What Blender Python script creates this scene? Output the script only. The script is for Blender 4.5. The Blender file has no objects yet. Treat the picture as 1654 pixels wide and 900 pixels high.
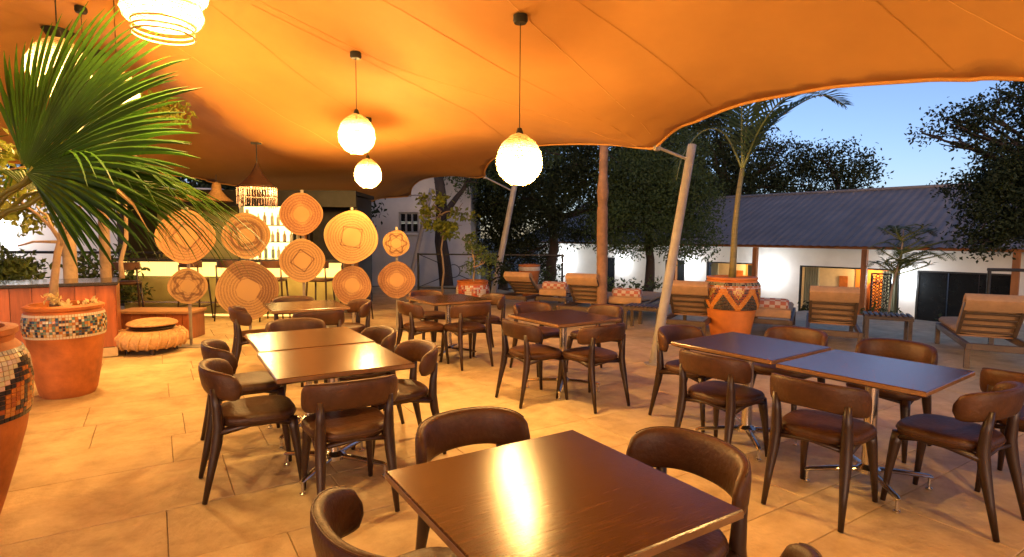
import bpy, math, random
import numpy as np
from mathutils import Vector, Matrix
from mathutils.geometry import delaunay_2d_cdt

random.seed(7)
rng = np.random.default_rng(11)
R = math.radians
S = bpy.context.scene
COL = S.collection

# ------------------------------------------------------------------ camera
cam_data = bpy.data.cameras.new('camera')
cam_data.sensor_width = 36.0
cam_data.lens = 908.0 / 1654.0 * 36.0
cam_data.clip_end = 3000
cam = bpy.data.objects.new('camera', cam_data)
COL.objects.link(cam)
cam.matrix_world = (Matrix.Translation((0, 0, 1.54)) @ Matrix.Rotation(R(90 - 4.256), 4, 'X') @ Matrix.Rotation(R(0.3986), 4, 'Z'))
S.camera = cam

# ------------------------------------------------------------------ sky, sun, exposure
SUN_EL, SUN_ROT = 4.0, 180.0
world = bpy.data.worlds.new('World')
S.world = world
world.use_nodes = True
wn = world.node_tree
sky = wn.nodes.new('ShaderNodeTexSky')
sky.sky_type = 'NISHITA'
sky.sun_disc = False
sky.sun_elevation = R(SUN_EL)
sky.sun_rotation = R(SUN_ROT)
sky.altitude = 900
sky.air_density = 0.75
sky.dust_density = 2.0
sky.ozone_density = 2.0
tint = wn.nodes.new('ShaderNodeMix')          # white balance of the dusk sky
tint.data_type = 'RGBA'
tint.blend_type = 'MULTIPLY'
tint.inputs[0].default_value = 1.0
tint.inputs[7].default_value = (1.12, 0.93, 1.06, 1)
wn.links.new(sky.outputs[0], tint.inputs[6])
wn.links.new(tint.outputs[2], wn.nodes['Background'].inputs[0])
wn.nodes['Background'].inputs[1].default_value = 0.138
sun_data = bpy.data.lights.new('sun', 'SUN')
sun_data.energy = 0.02
sun_data.angle = R(15)
sun_data.color = (1.0, 0.8, 0.65)
sun = bpy.data.objects.new('sun', sun_data)
COL.objects.link(sun)
sun.rotation_euler = (R(90 - SUN_EL), 0, R(180 - SUN_ROT))
S.view_settings.view_transform = 'Standard'
S.view_settings.look = 'None'
S.view_settings.gamma = 1.0
S.view_settings.exposure = 1.4
S.view_settings.use_curve_mapping = False
S.cycles.use_denoising = True
S.cycles.max_bounces = 8
S.cycles.transparent_max_bounces = 16
S.cycles.sample_clamp_indirect = 6.0
S.cycles.caustics_reflective = False
S.cycles.caustics_refractive = False
WARM = (1.0, 0.57, 0.175)
LAMP_POWER = 66.0

# ------------------------------------------------------------------ materials
MATS = {}


def mat(name, base, rough=0.6, var=0.2, scale=6.0, bump=0.0, bscale=None, metal=0.0, coat=0.0, spec=0.5,
        stretch=(1, 1, 1), rand=0.0, second=None, detail=5.0, trans=0.0, stain=0.0):
    """Principled material whose colour wanders between two tones through noise."""
    if name in MATS:
        return MATS[name]
    m = bpy.data.materials.new(name)
    m.use_nodes = True
    nt = m.node_tree
    L = nt.links
    b = nt.nodes['Principled BSDF']
    b.inputs['Roughness'].default_value = rough
    b.inputs['Metallic'].default_value = metal
    b.inputs['Coat Weight'].default_value = coat
    b.inputs['Coat Roughness'].default_value = 0.15
    b.inputs['Specular IOR Level'].default_value = spec
    tc = nt.nodes.new('ShaderNodeTexCoord')
    mp = nt.nodes.new('ShaderNodeMapping')
    mp.inputs['Scale'].default_value = stretch
    L.new(tc.outputs['Object'], mp.inputs[0])
    nz = nt.nodes.new('ShaderNodeTexNoise')
    nz.inputs['Scale'].default_value = scale
    nz.inputs['Detail'].default_value = detail
    nz.inputs['Roughness'].default_value = 0.65
    vec = mp.outputs[0]
    if rand:
        oi = nt.nodes.new('ShaderNodeObjectInfo')
        ad = nt.nodes.new('ShaderNodeVectorMath')
        sc = nt.nodes.new('ShaderNodeVectorMath')
        sc.operation = 'SCALE'
        sc.inputs[3].default_value = 37.0
        cb = nt.nodes.new('ShaderNodeCombineXYZ')
        for i in range(3):
            L.new(oi.outputs['Random'], cb.inputs[i])
        L.new(cb.outputs[0], sc.inputs[0])
        L.new(mp.outputs[0], ad.inputs[0])
        L.new(sc.outputs[0], ad.inputs[1])
        vec = ad.outputs[0]
    L.new(vec, nz.inputs['Vector'])
    cr = nt.nodes.new('ShaderNodeValToRGB')
    lo = second if second else tuple(c * (1 - var) for c in base)
    hi = base if second else tuple(min(1, c * (1 + var)) for c in base)
    cr.color_ramp.elements[0].position = 0.3
    cr.color_ramp.elements[1].position = 0.7
    cr.color_ramp.elements[0].color = (*lo, 1)
    cr.color_ramp.elements[1].color = (*hi, 1)
    L.new(nz.outputs['Fac'], cr.inputs[0])
    out = cr.outputs[0]
    if rand:
        hs = nt.nodes.new('ShaderNodeHueSaturation')
        mr = nt.nodes.new('ShaderNodeMapRange')
        mr.inputs[3].default_value = 1 - rand
        mr.inputs[4].default_value = 1 + rand
        L.new(oi.outputs['Random'], mr.inputs[0])
        L.new(mr.outputs[0], hs.inputs['Value'])
        L.new(out, hs.inputs['Color'])
        out = hs.outputs[0]
    if stain:
        ge = nt.nodes.new('ShaderNodeNewGeometry')
        n3 = nt.nodes.new('ShaderNodeTexNoise')
        n3.inputs['Scale'].default_value = 1.5
        n3.inputs['Detail'].default_value = 9
        n3.inputs['Roughness'].default_value = 0.7
        n3.inputs['Distortion'].default_value = 0.6
        L.new(ge.outputs['Position'], n3.inputs['Vector'])
        r3 = nt.nodes.new('ShaderNodeValToRGB')
        r3.color_ramp.elements[0].position = 0.50
        r3.color_ramp.elements[1].position = 0.72
        r3.color_ramp.elements[0].color = (1, 1, 1, 1)
        r3.color_ramp.elements[1].color = (1 - stain, 1 - stain * 1.05, 1 - stain * 1.15, 1)
        L.new(n3.outputs['Fac'], r3.inputs[0])
        ms = nt.nodes.new('ShaderNodeMix')
        ms.data_type = 'RGBA'
        ms.blend_type = 'MULTIPLY'
        ms.inputs[0].default_value = 1.0
        L.new(out, ms.inputs[6])
        L.new(r3.outputs[0], ms.inputs[7])
        out = ms.outputs[2]
    L.new(out, b.inputs['Base Color'])
    if bump:
        bp = nt.nodes.new('ShaderNodeBump')
        bp.inputs['Strength'].default_value = bump
        bp.inputs['Distance'].default_value = 0.01
        n2 = nt.nodes.new('ShaderNodeTexNoise')
        n2.inputs['Scale'].default_value = bscale or scale * 4
        n2.inputs['Detail'].default_value = 4
        L.new(vec, n2.inputs['Vector'])
        L.new(n2.outputs['Fac'], bp.inputs['Height'])
        L.new(bp.outputs[0], b.inputs['Normal'])
    if trans:
        tr = nt.nodes.new('ShaderNodeBsdfTranslucent')
        L.new(out, tr.inputs[0])
        mx = nt.nodes.new('ShaderNodeMixShader')
        mx.inputs[0].default_value = trans
        L.new(b.outputs[0], mx.inputs[1])
        L.new(tr.outputs[0], mx.inputs[2])
        L.new(mx.outputs[0], nt.nodes['Material Output'].inputs[0])
    MATS[name] = m
    return m


def emit(name, color, strength):
    if name in MATS:
        return MATS[name]
    m = bpy.data.materials.new(name)
    m.use_nodes = True
    nt = m.node_tree
    b = nt.nodes['Principled BSDF']
    b.inputs['Base Color'].default_value = (*color, 1)
    b.inputs['Emission Color'].default_value = (*color, 1)
    b.inputs['Emission Strength'].default_value = strength
    MATS[name] = m
    return m


def glass_mat(name, color, rough=0.05, alpha=0.25):
    if name in MATS:
        return MATS[name]
    m = bpy.data.materials.new(name)
    m.use_nodes = True
    nt = m.node_tree
    b = nt.nodes['Principled BSDF']
    b.inputs['Base Color'].default_value = (*color, 1)
    b.inputs['Roughness'].default_value = rough
    b.inputs['Specular IOR Level'].default_value = 0.6
    tr = nt.nodes.new('ShaderNodeBsdfTransparent')
    mx = nt.nodes.new('ShaderNodeMixShader')
    mx.inputs[0].default_value = alpha
    nt.links.new(tr.outputs[0], mx.inputs[1])
    nt.links.new(b.outputs[0], mx.inputs[2])
    nt.links.new(mx.outputs[0], nt.nodes['Material Output'].inputs[0])
    MATS[name] = m
    return m


def gauze_mat(name, color, clear):
    """Loose woven gauze: part open holes, part thread that passes light on."""
    if name in MATS:
        return MATS[name]
    m = bpy.data.materials.new(name)
    m.use_nodes = True
    nt = m.node_tree
    nt.nodes.remove(nt.nodes['Principled BSDF'])
    L = nt.links
    tc = nt.nodes.new('ShaderNodeTexCoord')
    nz = nt.nodes.new('ShaderNodeTexNoise')
    nz.inputs['Scale'].default_value = 30
    mp = nt.nodes.new('ShaderNodeMapping')
    mp.inputs['Scale'].default_value = (1, 1, 6)
    L.new(tc.outputs['Object'], mp.inputs[0])
    L.new(mp.outputs[0], nz.inputs['Vector'])
    mr = nt.nodes.new('ShaderNodeMapRange')
    mr.inputs[1].default_value = 0.3
    mr.inputs[2].default_value = 0.7
    mr.inputs[3].default_value = min(1, 1.15 - clear)
    mr.inputs[4].default_value = max(0, 0.85 - clear)
    L.new(nz.outputs['Fac'], mr.inputs[0])
    tl = nt.nodes.new('ShaderNodeBsdfTranslucent')
    df = nt.nodes.new('ShaderNodeBsdfDiffuse')
    tl.inputs[0].default_value = (*color, 1)
    df.inputs[0].default_value = (*color, 1)
    m1 = nt.nodes.new('ShaderNodeMixShader')
    m1.inputs[0].default_value = 0.45
    L.new(tl.outputs[0], m1.inputs[1])
    L.new(df.outputs[0], m1.inputs[2])
    tr = nt.nodes.new('ShaderNodeBsdfTransparent')
    m2 = nt.nodes.new('ShaderNodeMixShader')
    L.new(mr.outputs[0], m2.inputs[0])
    L.new(tr.outputs[0], m2.inputs[1])
    L.new(m1.outputs[0], m2.inputs[2])
    L.new(m2.outputs[0], nt.nodes['Material Output'].inputs[0])
    MATS[name] = m
    return m


def attr_mat(name, rough=0.3, bump=0.0):
    """Colour comes from the per-piece glaze stored on the mesh."""
    if name in MATS:
        return MATS[name]
    m = bpy.data.materials.new(name)
    m.use_nodes = True
    nt = m.node_tree
    b = nt.nodes['Principled BSDF']
    a = nt.nodes.new('ShaderNodeAttribute')
    a.attribute_name = 'glaze'
    nt.links.new(a.outputs['Color'], b.inputs['Base Color'])
    b.inputs['Roughness'].default_value = rough
    MATS[name] = m
    return m


leather = mat('brown leather', (0.060, 0.023, 0.0075), 0.47, 0.35, 8, 0.3, 55, rand=0.16, spec=.35)
chairwood = mat('dark chair wood', (0.026, 0.010, 0.0045), 0.38, 0.3, 4, stretch=(1, 1, .2), rand=0.15)
tablewood = mat('walnut table top', (0.085, 0.034, 0.014), 0.185, 0.3, 6, 0.06, 24, stretch=(1, 16, 1), second=(0.03, 0.011, 0.005), rand=0.08, spec=0.5, detail=8)
tableedge = mat('table edge', (0.22, 0.115, 0.05), 0.22, 0.2, 6)
chrome = mat('brushed chrome', (0.62, 0.58, 0.53), 0.22, 0.08, 10, metal=1.0)
blackmetal = mat('black metal', (0.02, 0.019, 0.018), 0.5, 0.3, 8, spec=.25)
stone = mat('sandstone paver', (0.60, 0.46, 0.245), 0.62, 0.25, 4.5, 0.55, 30, rand=0.07, second=(0.40, 0.285, 0.135), detail=12, stain=.36)
grout = mat('joint grout', (0.20, 0.14, 0.08), 0.9, 0.3, 20)
fabric = mat('tent fabric', (0.59, 0.285, 0.075), 0.8, 0.07, 0.9, 0.12, 240, detail=4)
seam_dark = mat('tent seam', (0.58, 0.27, 0.065), 0.8, 0.1)
seam_light = mat('tent seam tape', (0.78, 0.42, 0.13), 0.7, 0.1)
polepaint = mat('painted steel pole', (0.31, 0.285, 0.27), 0.5, 0.2, 5, 0.06, 40)
terracotta = mat('terracotta', (0.42, 0.122, 0.020), 0.65, 0.3, 5, 0.25, 30, stain=.35, detail=8)
soil = mat('potting soil', (0.05, 0.03, 0.02), 0.95, 0.4, 30, 0.6, 60)
glaze = attr_mat('glazed mosaic', 0.25)
grout_light = mat('mosaic grout', (0.5, 0.43, 0.33), 0.85, 0.2, 30)
redwood = mat('polished hardwood', (0.30, 0.085, 0.028), 0.3, 0.3, 3, 0.05, 30, stretch=(6, 6, .6), rand=0.18, coat=0.2)
granite = mat('dark granite', (0.035, 0.033, 0.036), 0.12, 0.5, 60)
palm_green = mat('palm green', (0.033, 0.092, 0.009), 0.45, 0.45, 3, trans=0.2, spec=.25)
palm_dry = mat('dry palm tip', (0.42, 0.28, 0.10), 0.7, 0.3, 6, trans=0.25)
stalk = mat('palm stalk', (0.14, 0.15, 0.03), 0.45, 0.3, 5)
leaf_yellow = mat('young leaf', (0.20, 0.23, 0.03), 0.5, 0.4, 2, trans=0.35)
leaf_dark = mat('dark leaf', (0.024, 0.034, 0.010), 0.6, 0.5, .7, trans=0.15, spec=.25)
leaf_mid = mat('mid leaf', (0.05, 0.075, 0.018), 0.55, 0.45, .9, trans=0.2, spec=.3)
leaf_fresh = mat('fresh leaf', (0.10, 0.15, 0.03), 0.5, 0.4, 1.2, trans=0.25)
bark = mat('tree bark', (0.04, 0.027, 0.018), 0.9, 0.4, 4, 0.7, 14, stretch=(1, 1, .3))
palebark = mat('pale bark', (0.32, 0.22, 0.13), 0.85, 0.3, 6, 0.3, 20)
wicker = mat('natural wicker', (0.48, 0.28, 0.12), 0.65, 0.3, 30, 0.3, 60)
loungewood = mat('lounger timber', (0.085, 0.052, 0.028), 0.5, 0.3, 5, 0.1, 30, stretch=(1, 5, 5), rand=0.15)
lightslat = mat('oiled slat timber', (0.36, 0.18, 0.07), 0.5, 0.3, 5, 0.1, 30, stretch=(.5, 6, 6), rand=0.12)
cushion = mat('tan canvas cushion', (0.42, 0.25, 0.12), 0.85, 0.15, 10, 0.25, 90)
whitewall = mat('white plaster', (0.66, 0.64, 0.60), 0.85, 0.07, 1.5, 0.15, 30)
greywall = mat('weathered cream plaster', (0.56, 0.52, 0.46), 0.85, 0.12, 1.2, 0.2, 20)
roofsheet = mat('grey roof sheet', (0.19, 0.158, 0.138), 0.6, 0.2, 1.0, metal=0.0, rand=0.06)
orangewood = mat('orange stained timber', (0.33, 0.12, 0.03), 0.5, 0.3, 4, stretch=(1, 1, .3))
darkpane = mat('dark glass pane', (0.012, 0.013, 0.014), 0.06, 0.2, 3)
curtain = mat('sage curtain', (0.28, 0.27, 0.17), 0.9, 0.25, 8, stretch=(10, 10, .1))
orangewall = mat('orange feature wall', (0.62, 0.20, 0.03), 0.8, 0.1, 3)
earth = mat('garden earth', (0.075, 0.06, 0.04), 0.95, 0.4, 1.5, 0.5, 10)
olive = mat('olive painted wall', (0.36, 0.33, 0.12), 0.8, 0.1, 3)


# ------------------------------------------------------------------ mesh helpers
class MB:
    def __init__(self):
        self.v, self.f, self.c = [], [], []

    def add(self, verts, faces):
        o = len(self.v)
        self.v += [tuple(p) for p in verts]
        self.f += [tuple(i + o for i in f) for f in faces]

    def box(self, c, s, rz=0.0, bev=0.0, M=None):
        hx, hy, hz = s[0] / 2, s[1] / 2, s[2] / 2
        if bev:
            b = min(bev, hx * .9, hy * .9, hz * .9)
            layers = [(-hz, b), (-hz + b, 0), (hz - b, 0), (hz, b)]
        else:
            layers = [(-hz, 0), (hz, 0)]
        vs = []
        for z, i in layers:
            for x, y in ((-hx + i, -hy + i), (hx - i, -hy + i), (hx - i, hy - i), (-hx + i, hy - i)):
                vs.append((x, y, z))
        fs = [(3, 2, 1, 0)]
        n = len(layers)
        for k in range(n - 1):
            for j in range(4):
                a, b2 = k * 4 + j, k * 4 + (j + 1) % 4
                fs.append((a, b2, b2 + 4, a + 4))
        t = (n - 1) * 4
        fs.append((t, t + 1, t + 2, t + 3))
        if M is None:
            M = Matrix.Rotation(rz, 4, 'Z')
        self.add([tuple(Vector(c) + (M.to_3x3() @ Vector(p))) for p in vs], fs)

    def tube(self, pts, radii, n=8, cap=True, flat=1.0):
        pts = [Vector(p) for p in pts]
        if not hasattr(radii, '__len__'):
            radii = [radii] * len(pts)
        vs, fs = [], []
        prev = None
        for i, p in enumerate(pts):
            d = (pts[min(i + 1, len(pts) - 1)] - pts[max(i - 1, 0)])
            if d.length < 1e-9:
                d = Vector((0, 0, 1))
            d.normalize()
            if prev is None:
                up = Vector((0, 0, 1)) if abs(d.z) < 0.9 else Vector((1, 0, 0))
                a = d.cross(up).normalized()
            else:
                a = (prev - d * prev.dot(d))
                a = a.normalized() if a.length > 1e-6 else d.orthogonal().normalized()
            prev = a
            b = d.cross(a)
            for k in range(n):
                t = 2 * math.pi * k / n
                vs.append(p + (a * math.cos(t) + b * math.sin(t) * flat) * radii[i])
        for i in range(len(pts) - 1):
            for k in range(n):
                fs.append((i * n + k, i * n + (k + 1) % n, (i + 1) * n + (k + 1) % n, (i + 1) * n + k))
        if cap:
            fs.append(tuple(range(n - 1, -1, -1)))
            o = (len(pts) - 1) * n
            fs.append(tuple(o + k for k in range(n)))
        self.add(vs, fs)

    def cyl(self, p0, p1, r0, r1=None, n=12):
        self.tube([p0, p1], [r0, r0 if r1 is None else r1], n)

    def lathe(self, prof, n=32, c=(0, 0, 0), wob=None, cap=False):
        vs, fs = [], []
        for i, (r, z) in enumerate(prof):
            for k in range(n):
                t = 2 * math.pi * k / n
                rr = r * (wob(t, z) if wob else 1)
                vs.append((c[0] + rr * math.cos(t), c[1] + rr * math.sin(t), c[2] + z))
        for i in range(len(prof) - 1):
            for k in range(n):
                fs.append((i * n + k, i * n + (k + 1) % n, (i + 1) * n + (k + 1) % n, (i + 1) * n + k))
        if cap:
            fs.append(tuple(range(n - 1, -1, -1)))
            o = (len(prof) - 1) * n
            fs.append(tuple(o + k for k in range(n)))
        self.add(vs, fs)

    def grid(self, rows, closed=False):
        n = len(rows[0])
        vs = [p for r in rows for p in r]
        fs = []
        for i in range(len(rows) - 1):
            for k in range(n - (0 if closed else 1)):
                k2 = (k + 1) % n
                fs.append((i * n + k, i * n + k2, (i + 1) * n + k2, (i + 1) * n + k))
        self.add(vs, fs)

    def mesh(self, name, m, smooth=False):
        me = bpy.data.meshes.new(name)
        me.from_pydata(self.v, [], self.f)
        me.materials.append(m)
        if smooth:
            me.polygons.foreach_set('use_smooth', [True] * len(me.polygons))
        if self.c:
            at = me.color_attributes.new('glaze', 'FLOAT_COLOR', 'CORNER')
            data = []
            for poly, col in zip(me.polygons, self.c):
                data += [col[0], col[1], col[2], 1.0] * poly.loop_total
            at.data.foreach_set('color', data)
        me.update()
        return me

    def build(self, name, m, parent=None, smooth=False, auto=None):
        me = self.mesh(name, m, smooth or auto is not None)
        if auto is not None:
            me.set_sharp_from_angle(angle=R(auto))
        return put(name, me, parent)


def put(name, me, parent=None, loc=None, rz=None):
    o = bpy.data.objects.new(name, me)
    COL.objects.link(o)
    if parent is not None:
        o.parent = parent
    if loc is not None:
        o.location = loc
    if rz is not None:
        o.rotation_euler = (0, 0, rz)
    return o


def empty(name, loc, rz=0.0):
    o = bpy.data.objects.new(name, None)
    o.empty_display_size = 0.2
    COL.objects.link(o)
    o.location = loc
    o.rotation_euler = (0, 0, rz)
    return o


def tag(o, label, cat, group=None):
    o['label'] = label
    o['category'] = cat
    if group:
        o['group'] = group
    return o


def kind(o, k):
    o['kind'] = k
    return o


def copy_tree(o, parent=None):
    c = o.copy()
    COL.objects.link(c)
    c.parent = parent
    for ch in [x for x in KIDS.get(o.name, [])]:
        copy_tree_child(ch, c)
    return c


KIDS = {}


def copy_tree_child(o, parent):
    c = o.copy()
    COL.objects.link(c)
    c.parent = parent
    for ch in KIDS.get(o.name, []):
        copy_tree_child(ch, c)


def remember(root):
    for o in bpy.data.objects:
        if o.parent is not None:
            KIDS.setdefault(o.parent.name, [])
            if o not in KIDS[o.parent.name]:
                KIDS[o.parent.name].append(o)


def point_light(name, loc, power, color, radius, parent=None):
    d = bpy.data.lights.new(name, 'POINT')
    d.energy = power
    d.color = color
    d.shadow_soft_size = radius
    o = bpy.data.objects.new(name, d)
    COL.objects.link(o)
    o.location = loc
    if parent is not None:
        o.parent = parent
    return o


# ------------------------------------------------------------------ terrace, ground
GA = R(32.5)                       # the paving and the tables share this direction
GV = Vector((math.cos(GA), math.sin(GA), 0))
EV = Vector((math.sin(GA), -math.cos(GA), 0))
LOW = -1.75
TERR = [(-16, -6), (11.5, -6), (11.5, 9.4), (8.0, 10.6), (3.2, 13.4), (-2.5, 17.4), (-16, 17.4)]


def inside(x, y, poly=TERR):
    r = False
    n = len(poly)
    for i in range(n):
        x0, y0 = poly[i]
        x1, y1 = poly[(i + 1) % n]
        if (y0 > y) != (y1 > y) and x < (x1 - x0) * (y - y0) / (y1 - y0) + x0:
            r = not r
    return r


g = MB()
g.add([(-900, -900, LOW), (900, -900, LOW), (900, 900, LOW), (-900, 900, LOW)], [(0, 1, 2, 3)])
kind(g.build('ground', earth), 'structure')

t = MB()
n = len(TERR)
t.add([(x, y, -0.012) for x, y in TERR] + [(x, y, LOW) for x, y in TERR],
      [tuple(range(n))] + [(i + n, (i + 1) % n + n, (i + 1) % n, i) for i in range(n)])
terrace = kind(t.build('terrace_floor', grout), 'structure')
tile_meshes = {}


def tile_mesh(w, l):
    key = (w, l)
    if key not in tile_meshes:
        b = MB()
        hx, hy = l / 2 - .002, w / 2 - .002
        c = .003
        vs = [(-hx, -hy, -.02), (hx, -hy, -.02), (hx, hy, -.02), (-hx, hy, -.02),
              (-hx, -hy, -c), (hx, -hy, -c), (hx, hy, -c), (-hx, hy, -c),
              (-hx + c, -hy + c, 0), (hx - c, -hy + c, 0), (hx - c, hy - c, 0), (-hx + c, hy - c, 0)]
        fs = [(0, 1, 5, 4), (1, 2, 6, 5), (2, 3, 7, 6), (3, 0, 4, 7), (4, 5, 9, 8), (5, 6, 10, 9), (6, 7, 11, 10), (7, 4, 8, 11), (8, 9, 10, 11)]
        b.add(vs, fs)
        tile_meshes[key] = b.mesh('paving_tile', stone)
    return tile_meshes[key]


tiles = []
v = -24.0
while v < 16:
    w = random.choice((.3, .45, .6, .6, .75))
    u = -14.0 - random.random()
    while u < 20:
        l = random.choice((.6, .9, 1.2, 1.2))
        c = GV * (u + l / 2) + EV * (v + w / 2)
        if inside(c.x, c.y):
            tiles.append((c.x, c.y, w, l))
        u += l
    v += w


def tile_score(tl):
    x, y = tl[0], tl[1]
    if y < 2.4 or abs(x) > .93 * y + .9:
        return 1e6
    return y


tiles.sort(key=tile_score)
far_tiles = MB()
for i, (x, y, w, l) in enumerate(tiles):
    z = random.uniform(-.0015, .0015)
    if i < 280 and tile_score((x, y)) < 1e5:
        put('paving_tile', tile_mesh(w, l), terrace, (x, y, z), GA + random.uniform(-.002, .002))
    else:
        me = tile_mesh(w, l)
        ca, sa = math.cos(GA), math.sin(GA)
        far_tiles.add([(x + ca * p.co.x - sa * p.co.y, y + sa * p.co.x + ca * p.co.y, z + p.co.z) for p in me.vertices],
                      [tuple(q.vertices) for q in me.polygons])
kind(far_tiles.build('far_paving_tiles', stone, terrace), 'stuff')

# ------------------------------------------------------------------ stretch tent
EDGE = [(1.75, 6.95, 2.62), (1.84, 6.8, 2.77), (1.96, 6.6, 2.83), (2.11, 6.4, 2.88), (2.39, 5.9, 2.93), (2.64, 5.5, 2.92), (2.85, 5.05, 2.88), (3.16, 4.55, 2.79), (3.4, 4.3, 2.74), (3.61, 4.05, 2.67), (4.9, 2.9, 2.72), (6.2, 1.0, 2.55), (5.4, -1.2, 2.85), (6.0, -4.0, 2.55), (2.0, -3.9, 2.95), (-2.5, -4.6, 2.6), (-5.5, -4.0, 2.95), (-9.0, -4.2, 2.6), (-8.6, -0.6, 2.95), (-10.2, 2.6, 2.65), (-9.6, 5.6, 3.0), (-10.6, 9.2, 2.62), (-7.32, 12.3, 2.81), (-7.0, 13.2, 2.76), (-6.46, 13.9, 2.7), (-5.96, 14.5, 2.63), (-5.29, 15.3, 2.52), (-4.63, 15.9, 2.41), (-4.28, 16.3, 2.36), (-4.2, 16.4, 2.47), (-4.01, 16.6, 2.61), (-3.71, 16.9, 2.68), (-3.35, 17.2, 2.7), (-3.16, 17.4, 2.78), (-3.04, 17.0, 2.92), (-2.86, 16.6, 3.05), (-2.51, 16.0, 3.15), (-2.13, 15.5, 3.16), (-1.47, 14.8, 3.12), (-0.94, 14.2, 3.02), (-0.69, 13.8, 2.99), (-0.65, 13.3, 3.07), (-0.53, 12.6, 3.16), (-0.33, 11.9, 3.21), (-0.07, 11.1, 3.19), (0.22, 10.4, 3.17), (0.57, 9.6, 3.09), (1.0, 8.8, 2.98), (1.48, 7.8, 2.8), (1.67, 7.15, 2.67)]
INNER = [(0.06, 4.67, 3.32), (-1.62, 6.04, 3.45), (-2.06, 8.15, 3.22), (-4.03, 9.0, 3.0), (-4.71, 6.3, 4.0), (-3.6, 3.2, 4.5), (-6.2, 8.6, 4.3), (0, 1, 3.5), (3, 1.5, 3.05), (-7, 1, 4.0), (0, -2, 3.3), (3, 4, 3.02)]


def thin_plate(P):
    P = np.array(P)
    n = len(P)
    d = np.linalg.norm(P[:, None, :2] - P[None, :, :2], axis=2)
    K = np.where(d > 0, d * d * np.log(d + 1e-12), 0) + np.eye(n) * .03
    A = np.zeros((n + 3, n + 3))
    A[:n, :n] = K
    A[:n, n] = 1
    A[:n, n + 1:] = P[:, :2]
    A[n, :n] = 1
    A[n + 1:, :n] = P[:, :2].T
    w = np.linalg.solve(A, np.r_[P[:, 2], 0, 0, 0])

    def ev(x, y):
        r = np.hypot(P[:, 0] - x, P[:, 1] - y)
        return float((w[:n] * np.where(r > 0, r * r * np.log(r + 1e-12), 0)).sum() + w[n] + w[n + 1] * x + w[n + 2] * y)
    return ev


tent_base = thin_plate(EDGE + INNER)
CORNERS = [(1.75, 6.95), (-.69, 13.8), (-3.16, 17.4), (-4.28, 16.3), (6.2, 1.0), (-6.2, 8.6)]


def tent_z(x, y):
    z = tent_base(x, y)
    for cx, cy in CORNERS:
        d = math.hypot(x - cx, y - cy)
        if d < 3.5:
            a = math.atan2(y - cy, x - cx)
            z += .020 * math.exp(-d / 1.0) * min(1, d / .35) * (math.sin(a * 17 + cx) + .5 * math.sin(a * 29 + 1))
    return z



def catmull(P, k, closed=True):
    out = []
    n = len(P)
    for i in range(n if closed else n - 1):
        p0, p1, p2, p3 = (Vector(P[(i + j) % n if closed else max(0, min(n - 1, i + j))]) for j in (-1, 0, 1, 2))
        for j in range(k):
            t = j / k
            out.append(0.5 * ((2 * p1) + (p2 - p0) * t + (2 * p0 - 5 * p1 + 4 * p2 - p3) * t * t + (3 * p1 - p0 - 3 * p2 + p3) * t ** 3))
    return out


loop = catmull([(x, y, 0) for x, y, z in EDGE], 4)
loop2 = [(p.x, p.y) for p in loop]
inner_pts = []
gy = -5.0
while gy < 18:
    gx = -11.0
    while gx < 7:
        if inside(gx, gy, loop2) and min(math.hypot(gx - a, gy - b) for a, b in loop2) > .1:
            inner_pts.append((gx, gy))
        gx += .14
    gy += .14
cv = [Vector(p) for p in loop2] + [Vector(p) for p in inner_pts]
nl = len(loop2)
ov, oe, of = delaunay_2d_cdt(cv, [(i, (i + 1) % nl) for i in range(nl)], [], 1, 1e-5)[:3]
tent = empty('tent_canopy', (-1.5, 6.0, 0))
OFF = Vector((1.5, -6.0, 0))
b = MB()
b.add([Vector((p.x, p.y, tent_z(p.x, p.y))) + OFF for p in ov], of)
canopy = b.build('canopy_fabric', fabric, tent, smooth=True)
sol = canopy.modifiers.new('thickness', 'SOLIDIFY')
sol.thickness = 0.006
sol.offset = 1
b = MB()
rim = [Vector((p[0], p[1], tent_z(*p) - .004)) + OFF for p in loop2]
rim.append(rim[0])
b.tube(rim, .018, 8, cap=False, flat=1.0)
b.build('edge_hem', fabric, tent, smooth=True)
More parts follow.
